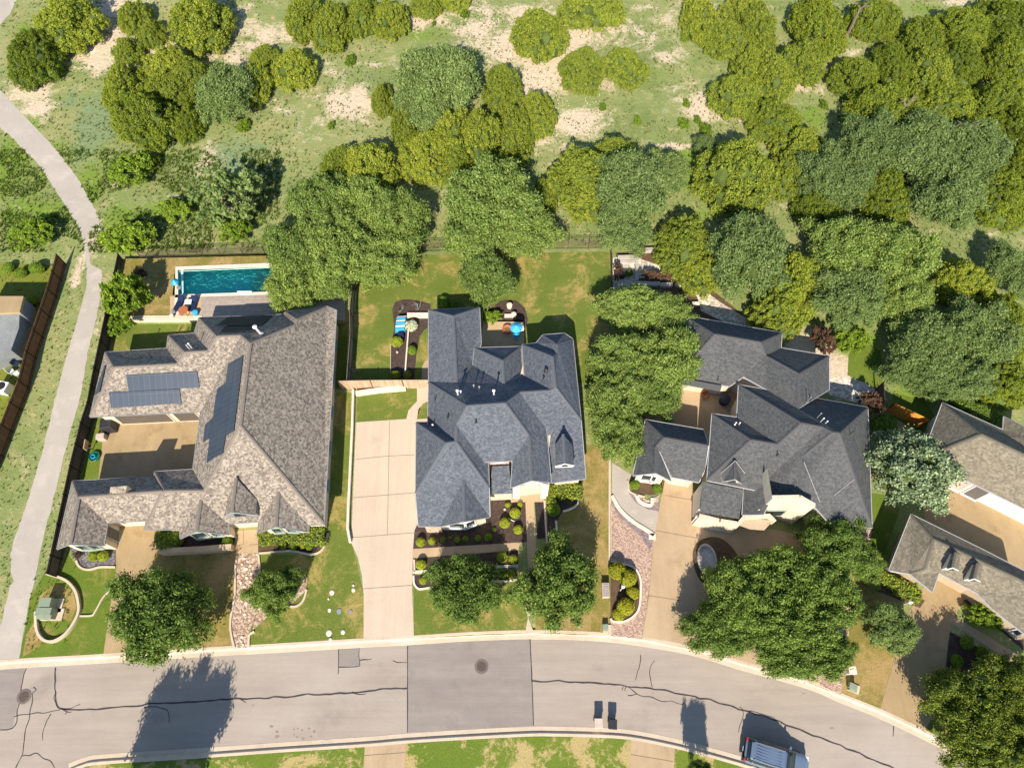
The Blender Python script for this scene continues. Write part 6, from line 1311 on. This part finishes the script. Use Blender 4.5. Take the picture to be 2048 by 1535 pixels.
# ---------------------------------------------------------------- service yard of house one
def grill():
    p = P(213,853,.6); r = empty('covered_grill', (p[0], p[1], 0), 'black covered grill beside the garage court', 'grill'); b = MB(); b.box((p[0]+.15, p[1]+.15, .6), (1.3, 1.2, 1.2), .15, taper=.82); b.build('cover', M['plastic_black'], r, bevel=.08)
    s = MB(); s.box((p[0]-.35, p[1]-.95, .35), (.75, .55, .7), .15); s.build('side_shelf', M['plastic_beige'], r, bevel=.03)
grill()
def kiddie():
    p = P(189,912,.2); r = empty('hose_tub', (p[0], p[1], 0), 'round green tub of coiled hose on the side lawn', 'tub'); b = MB(); b.lathe((p[0], p[1], 0), [(.45, 0), (.5, .25), (.46, .28), (.4, .1), (.05, .08)], 20); b.build('tub', M['teal'], r)
    h = MB(); h.tube([(p[0]-.1+math.cos(t*.7)*.22, p[1]-.05+math.sin(t*.7)*.2, .14+.012*t) for t in range(20)], .035, 5); h.build('hose', M['aqua'], r)
    p = P(180,895,.5); r = empty('basketball_hoop', (p[0], p[1], 0), 'small basketball hoop leaning by the lane fence', 'hoop'); b = MB(); b.box((p[0], p[1], 1.2), (.08, .9, .6), 0.1); b.build('backboard', M['drive_pink'], r); t = MB(); t.tube([(p[0], p[1], 0), (p[0], p[1], 1.2)], .035, 6); t.build('pole', M['metal_black'], r); q = MB(); q.tube([(p[0]+.28+math.cos(k/10*6.283)*.22, p[1]+math.sin(k/10*6.283)*.22, 1.0) for k in range(11)], .015, 4); q.build('ring', M['terracotta'], r)
kiddie()
def transformer(u, v, sx, sy, h, lb, rz=0.0):
    p = P(u, v, h); r = empty('utility_box', (p[0], p[1], 0), lb, 'utility box'); pad = MB(); pad.box((p[0]+.2, p[1]-.05, .06), (sx*1.5, sy*1.3, .12), rz); pad.build('pad', M['kerb'], r)
    b = MB(); b.box((p[0], p[1]+sy*.1, h/2+.1), (sx, sy*.8, h), rz); b.box((p[0], p[1]-sy*.38, h*.38+.1), (sx*.98, sy*.5, h*.76), rz); b.build('cabinet', M['transformer'], r, bevel=.03)
    l = MB(); l.box((p[0], p[1]+.05, h+.13), (sx*1.04, sy*.86, .05), rz, taper=.97); l.build('lid', M['transformer'], r); d = MB(); d.box((p[0], p[1]-sy*.64, h*.4+.1), (sx*.02, .02, h*.6), rz); d.build('door_seam', M['metal_black'], r)
transformer(91,1205,.95,.85,1.0,'upper one of two green-grey utility boxes in the curved wall'); transformer(88,1224,1.25,.75,.9,'lower and wider one of two green-grey utility boxes in the curved wall'); transformer(1210.5,1254,.45,.45,.35,'small pale green utility box at the kerb'); transformer(1706,1373,.6,.5,.45,'small grey utility box on the dry corner lawn',-.4)
def hvac():
    p = P(1211,1180,.4); r = empty('air_conditioner', (p[0], p[1], 0), 'grey slatted unit on a pad beside the white-kerbed lawn', 'air conditioner'); b = MB(); b.box((p[0], p[1], .35), (.6, 1.2, .6)); b.build('casing', M['plastic_beige'], r, bevel=.03); f = MB(); [f.box((p[0], p[1]-.5+.16*k, .67), (.5, .05, .03)) for k in range(7)]; f.build('grille', M['metal_grey'], r)
    p = P(5,775,.5); r = empty('air_conditioner', (p[0], p[1], 0), 'white unit with a round black fan at the left edge', 'air conditioner'); b = MB(); b.box((p[0], p[1], .45), (1.3, 1.1, .9), -.2); b.build('casing', M['frame_white'], r, bevel=.04); f = MB(); f.lathe((p[0]+.1, p[1], .9), [(.4, 0), (.4, .04), (.1, .06)], 16); f.build('fan', M['metal_black'], r)
hvac()
for k_, (u, v, lb) in enumerate([(24,716,'white patio chair beside the brown fence, upper one'),(33,728,'white patio chair beside the brown fence, right one'),(21,741,'white patio chair beside the brown fence, lower left one'),(36,745,'white patio chair beside the brown fence, lowest one')]): chair(u, v, lb, 'frame_white' if k_ != 1 else 'plastic_dark_blue', k_*1.2, 'patio chairs at the left edge')
def lantern(u, v, h, lb):
    p = P(u, v, h); r = empty('garden_lamp', (p[0], p[1], 0), lb, 'lamp'); b = MB(); b.tube([(p[0], p[1], 0), (p[0], p[1], h)], .05, 6); b.build('post', M['metal_white'], r); t = MB(); t.lathe((p[0], p[1], h), [(.08, 0), (.16, .06), (.16, .25), (.04, .35)], 8); t.build('lamp_head', M['frame_white'], r)
lantern(1246,1173,1.9,'white lamp post standing in the island bed'); lantern(1819,1204,.9,'white garden lamp at the end of the right hedge')
# mailbox on a stone pier under the oaks
def mailbox(u, v, lb, m='stone_white'):
    p = P(u, v, 1.2); r = empty('mailbox', (p[0], p[1], 0), lb, 'mailbox'); b = MB(); b.box((p[0], p[1], .6), (.5, .5, 1.2)); b.build('pier', M[m], r, bevel=.02); t = MB(); t.box((p[0], p[1], 1.23), (.6, .6, .08)); t.build('cap_stone', M['stone_white'], r); d = MB(); d.box((p[0], p[1]-.27, .95), (.2, .06, .2)); d.build('letter_box', M['metal_black'], r)
mailbox(1461,1272,'white stone mailbox pier at the kerb under the oaks'); mailbox(1705,1340,'pale mailbox pier at the edge of the dry corner lawn')
# bare limbs in the wood
def deadlimb(u, v, lb, seed, L=1.5):
    p = P(u, v, 4.5); r = random.Random(seed); b = MB()
    for k in range(6):
        a = r.uniform(-.9, .6)+(3.14 if k % 2 else 0); b.tube([(p[0], p[1], 4.2), (p[0]+math.cos(a)*L*.5, p[1]+math.sin(a)*L*.4, 4.9), (p[0]+math.cos(a+.2)*L, p[1]+math.sin(a+.2)*L*.8, 5.1+r.uniform(-.3, .5))], [.08, .05, .02], 5)
    b.tube([(p[0], p[1], 0), (p[0], p[1], 4.4)], [.2, .13], 6); tag(b.build('dead_tree', M['bark']), lb, 'tree')
deadlimb(1930,250,'bare grey limbs sticking out right of the great oak',1); deadlimb(1813,208,'bare grey twigs on top of the upper right juniper',2,1.0); deadlimb(1722,14,'bare grey twigs at the top edge of the slope',4,1.3)
def fountain():
    p = P(1414,1118,.3); r = empty('garden_fountain', (p[0], p[1], 0), 'oval stone basin in the dark round bed on the circular driveway', 'fountain'); b = MB(); b.lathe((p[0], p[1], 0), [(1.1, 0), (1.2, .3), (1.15, .42), (1.0, .42), (.95, .2), (.1, .18)], 24, sx=.72, sy=1.15); b.build('basin', M['stone_grey'], r)
fountain()
# ---------------------------------------------------------------- bins and car
def bin_(u, v, rz, lb, m, ml):
    p = P(u, v, 1.0); z = ZR; r = empty('wheelie_bin', (p[0], p[1], z), lb, 'bin', 'bins at the south kerb'); R = Matrix.Rotation(rz, 3, 'Z'); V = lambda x, y, zz: Vector((p[0], p[1], z))+R@Vector((x, y, zz))
    b = MB(); n = len(b.v); b.box(V(0, 0, .50), (.62, .66, .96), rz); 
    for i in (0, 1, 2, 3): b.v[i] = tuple(V(*( (Vector(b.v[i])-V(0, 0, 0)) @ R * .8 ).xy, .02))
    b.build('body', M[m], r, bevel=.03); l = MB(); l.box(V(0, .02, 1.02), (.68, .74, .07), rz, taper=.93); l.build('lid', M[ml], r, bevel=.02); h = MB(); h.tube([V(-.22, .40, .96), V(.22, .40, .96)], .025, 6); h.build('handle', M['plastic_black'], r)
    for x in (-.27, .27): w_ = MB(); w_.tube([V(x-.03, .3, .12), V(x+.03, .3, .12)], .12, 12); w_.build('wheel', M['tyre'], r)
bin_(1198,1446,.0,'beige wheeled bin at the south kerb','plastic_beige','plastic_beige'); bin_(1226,1448,-.08,'dark blue wheeled bin right of the beige one','plastic_dark_blue','plastic_black')
def car():
    a = Vector(P(1503,1500,.9)); b = Vector(P(1608,1533,.9)); d = (b-a); d.z = 0; ang = math.atan2(d.y, d.x); c = (a+b)/2; L = 4.85; W_ = 1.92; z0 = ZR
    c = Vector((c.x, c.y, z0)); root = empty('parked_car', c, 'blue-grey sport utility car parked at the south kerb', 'car'); R = Matrix.Rotation(ang, 3, 'Z'); V = lambda x, y, z: c+R@Vector((x, y, z))
    def loft(st, mat, name, n=14, parent=root, bev=0, pw=4.0):
        m_ = MB(); 
        for x, hw, lo, hi, tw in st:
            for k in range(n):
                t = 2*math.pi*k/n+math.pi/n; cx, sz = math.cos(t), math.sin(t); y = math.copysign(abs(cx)**(2/pw), cx); zz = math.copysign(abs(sz)**(2/pw), sz)
                z = (lo+hi)/2+zz*(hi-lo)/2; wd = hw*(1-(1-tw)*max(0, zz)); m_.v.append(tuple(V(x, y*wd, z)))
        for i in range(len(st)-1):
            for k in range(n): m_.f.append([i*n+k, i*n+(k+1) % n, (i+1)*n+(k+1) % n, (i+1)*n+k]); m_.m.append(0)
        m_.f += [[k for k in range(n)], [(len(st)-1)*n+k for k in range(n)][::-1]]; m_.m += [0, 0]
        o = m_.build(name, M[mat], parent, smooth=True); return o
    body = loft([(-2.42,.70,.42,.90,.95),(-2.36,.86,.36,1.02,.93),(-2.1,.94,.30,1.07,.92),(-1.2,.96,.28,1.08,.92),(0,.96,.28,1.07,.92),(.9,.96,.28,1.06,.90),(1.5,.95,.30,1.02,.88),(2.0,.91,.32,.95,.86),(2.3,.82,.36,.84,.86),(2.42,.62,.42,.72,.9)],'car_paint','body',20)
    cabin = loft([(-2.28,.80,.95,1.20,.9),(-2.12,.82,.95,1.58,.82),(-1.7,.84,.95,1.70,.80),(-.6,.85,.95,1.74,.80),(.35,.84,.95,1.68,.80),(.75,.83,.95,1.48,.84),(1.15,.80,.95,1.20,.9),(1.3,.78,.93,1.04,.95)],'car_glass','windows',20)
    roof = loft([(-2.16,.60,1.52,1.60,.98),(-2.0,.65,1.60,1.69,.97),(-1.4,.67,1.66,1.76,.95),(-.5,.68,1.69,1.79,.95),(.2,.67,1.66,1.75,.95),(.48,.63,1.58,1.68,.97)],'car_paint','roof_panel',16)
    for s in (-1, 1):
        r_ = MB(); r_.tube([V(-1.95, s*.62, 1.74), V(-1.8, s*.62, 1.83), V(0, s*.62, 1.84), V(.3, s*.6, 1.74)], .022, 5); r_.build('roof_rail', M['chrome'], root)
        for x in (-1.95, -.75, .55): q = MB(); q.tube([V(x, s*.855, 1.05), V(x+.05, s*.70, 1.66)], .035, 4); q.build('pillar', M['car_paint'], root)
        mr = MB(); mr.box(V(.85, s*1.02, 1.1), (.16, .22, .16), ang); mr.build('mirror', M['car_paint'], root, bevel=.04)
        tl = MB(); tl.box(V(-2.36, s*.72, .92), (.12, .26, .26), ang); tl.build('tail_light', M['red_light'], root, bevel=.02)
        hl = MB(); hl.box(V(2.24, s*.64, .74), (.26, .34, .14), ang); hl.build('headlight', M['white_light'], root, bevel=.03)
        for x in (-1.45, 1.45):
            wv = MB(); wv.tube([V(x, s*.74, .36), V(x, s*.96, .36)], .36, 20); wh = wv.build('wheel', M['tyre'], root); rm = MB(); rm.tube([V(x, s*.955, .36), V(x, s*.975, .36)], .22, 12); rm.build('rim', M['chrome'], wh)
    for k in range(5):
        q = MB(); q.box(V(-.85, -.40+.2*k, 1.782), (1.9, .03, .02), ang); q.build('roof_rib', M['car_paint'], root)
    bp = MB(); bp.box(V(-2.44, 0, .55), (.14, 1.7, .26), ang); bp.build('bumper', M['plastic_black'], root, bevel=.05); bp = MB(); bp.box(V(2.38, 0, .46), (.14, 1.3, .2), ang); bp.build('bumper', M['plastic_black'], root, bevel=.05)
    pl = MB(); pl.box(V(-2.52, 0, .62), (.02, .34, .12), ang); pl.build('number_plate', M['frame_white'], root)
car()
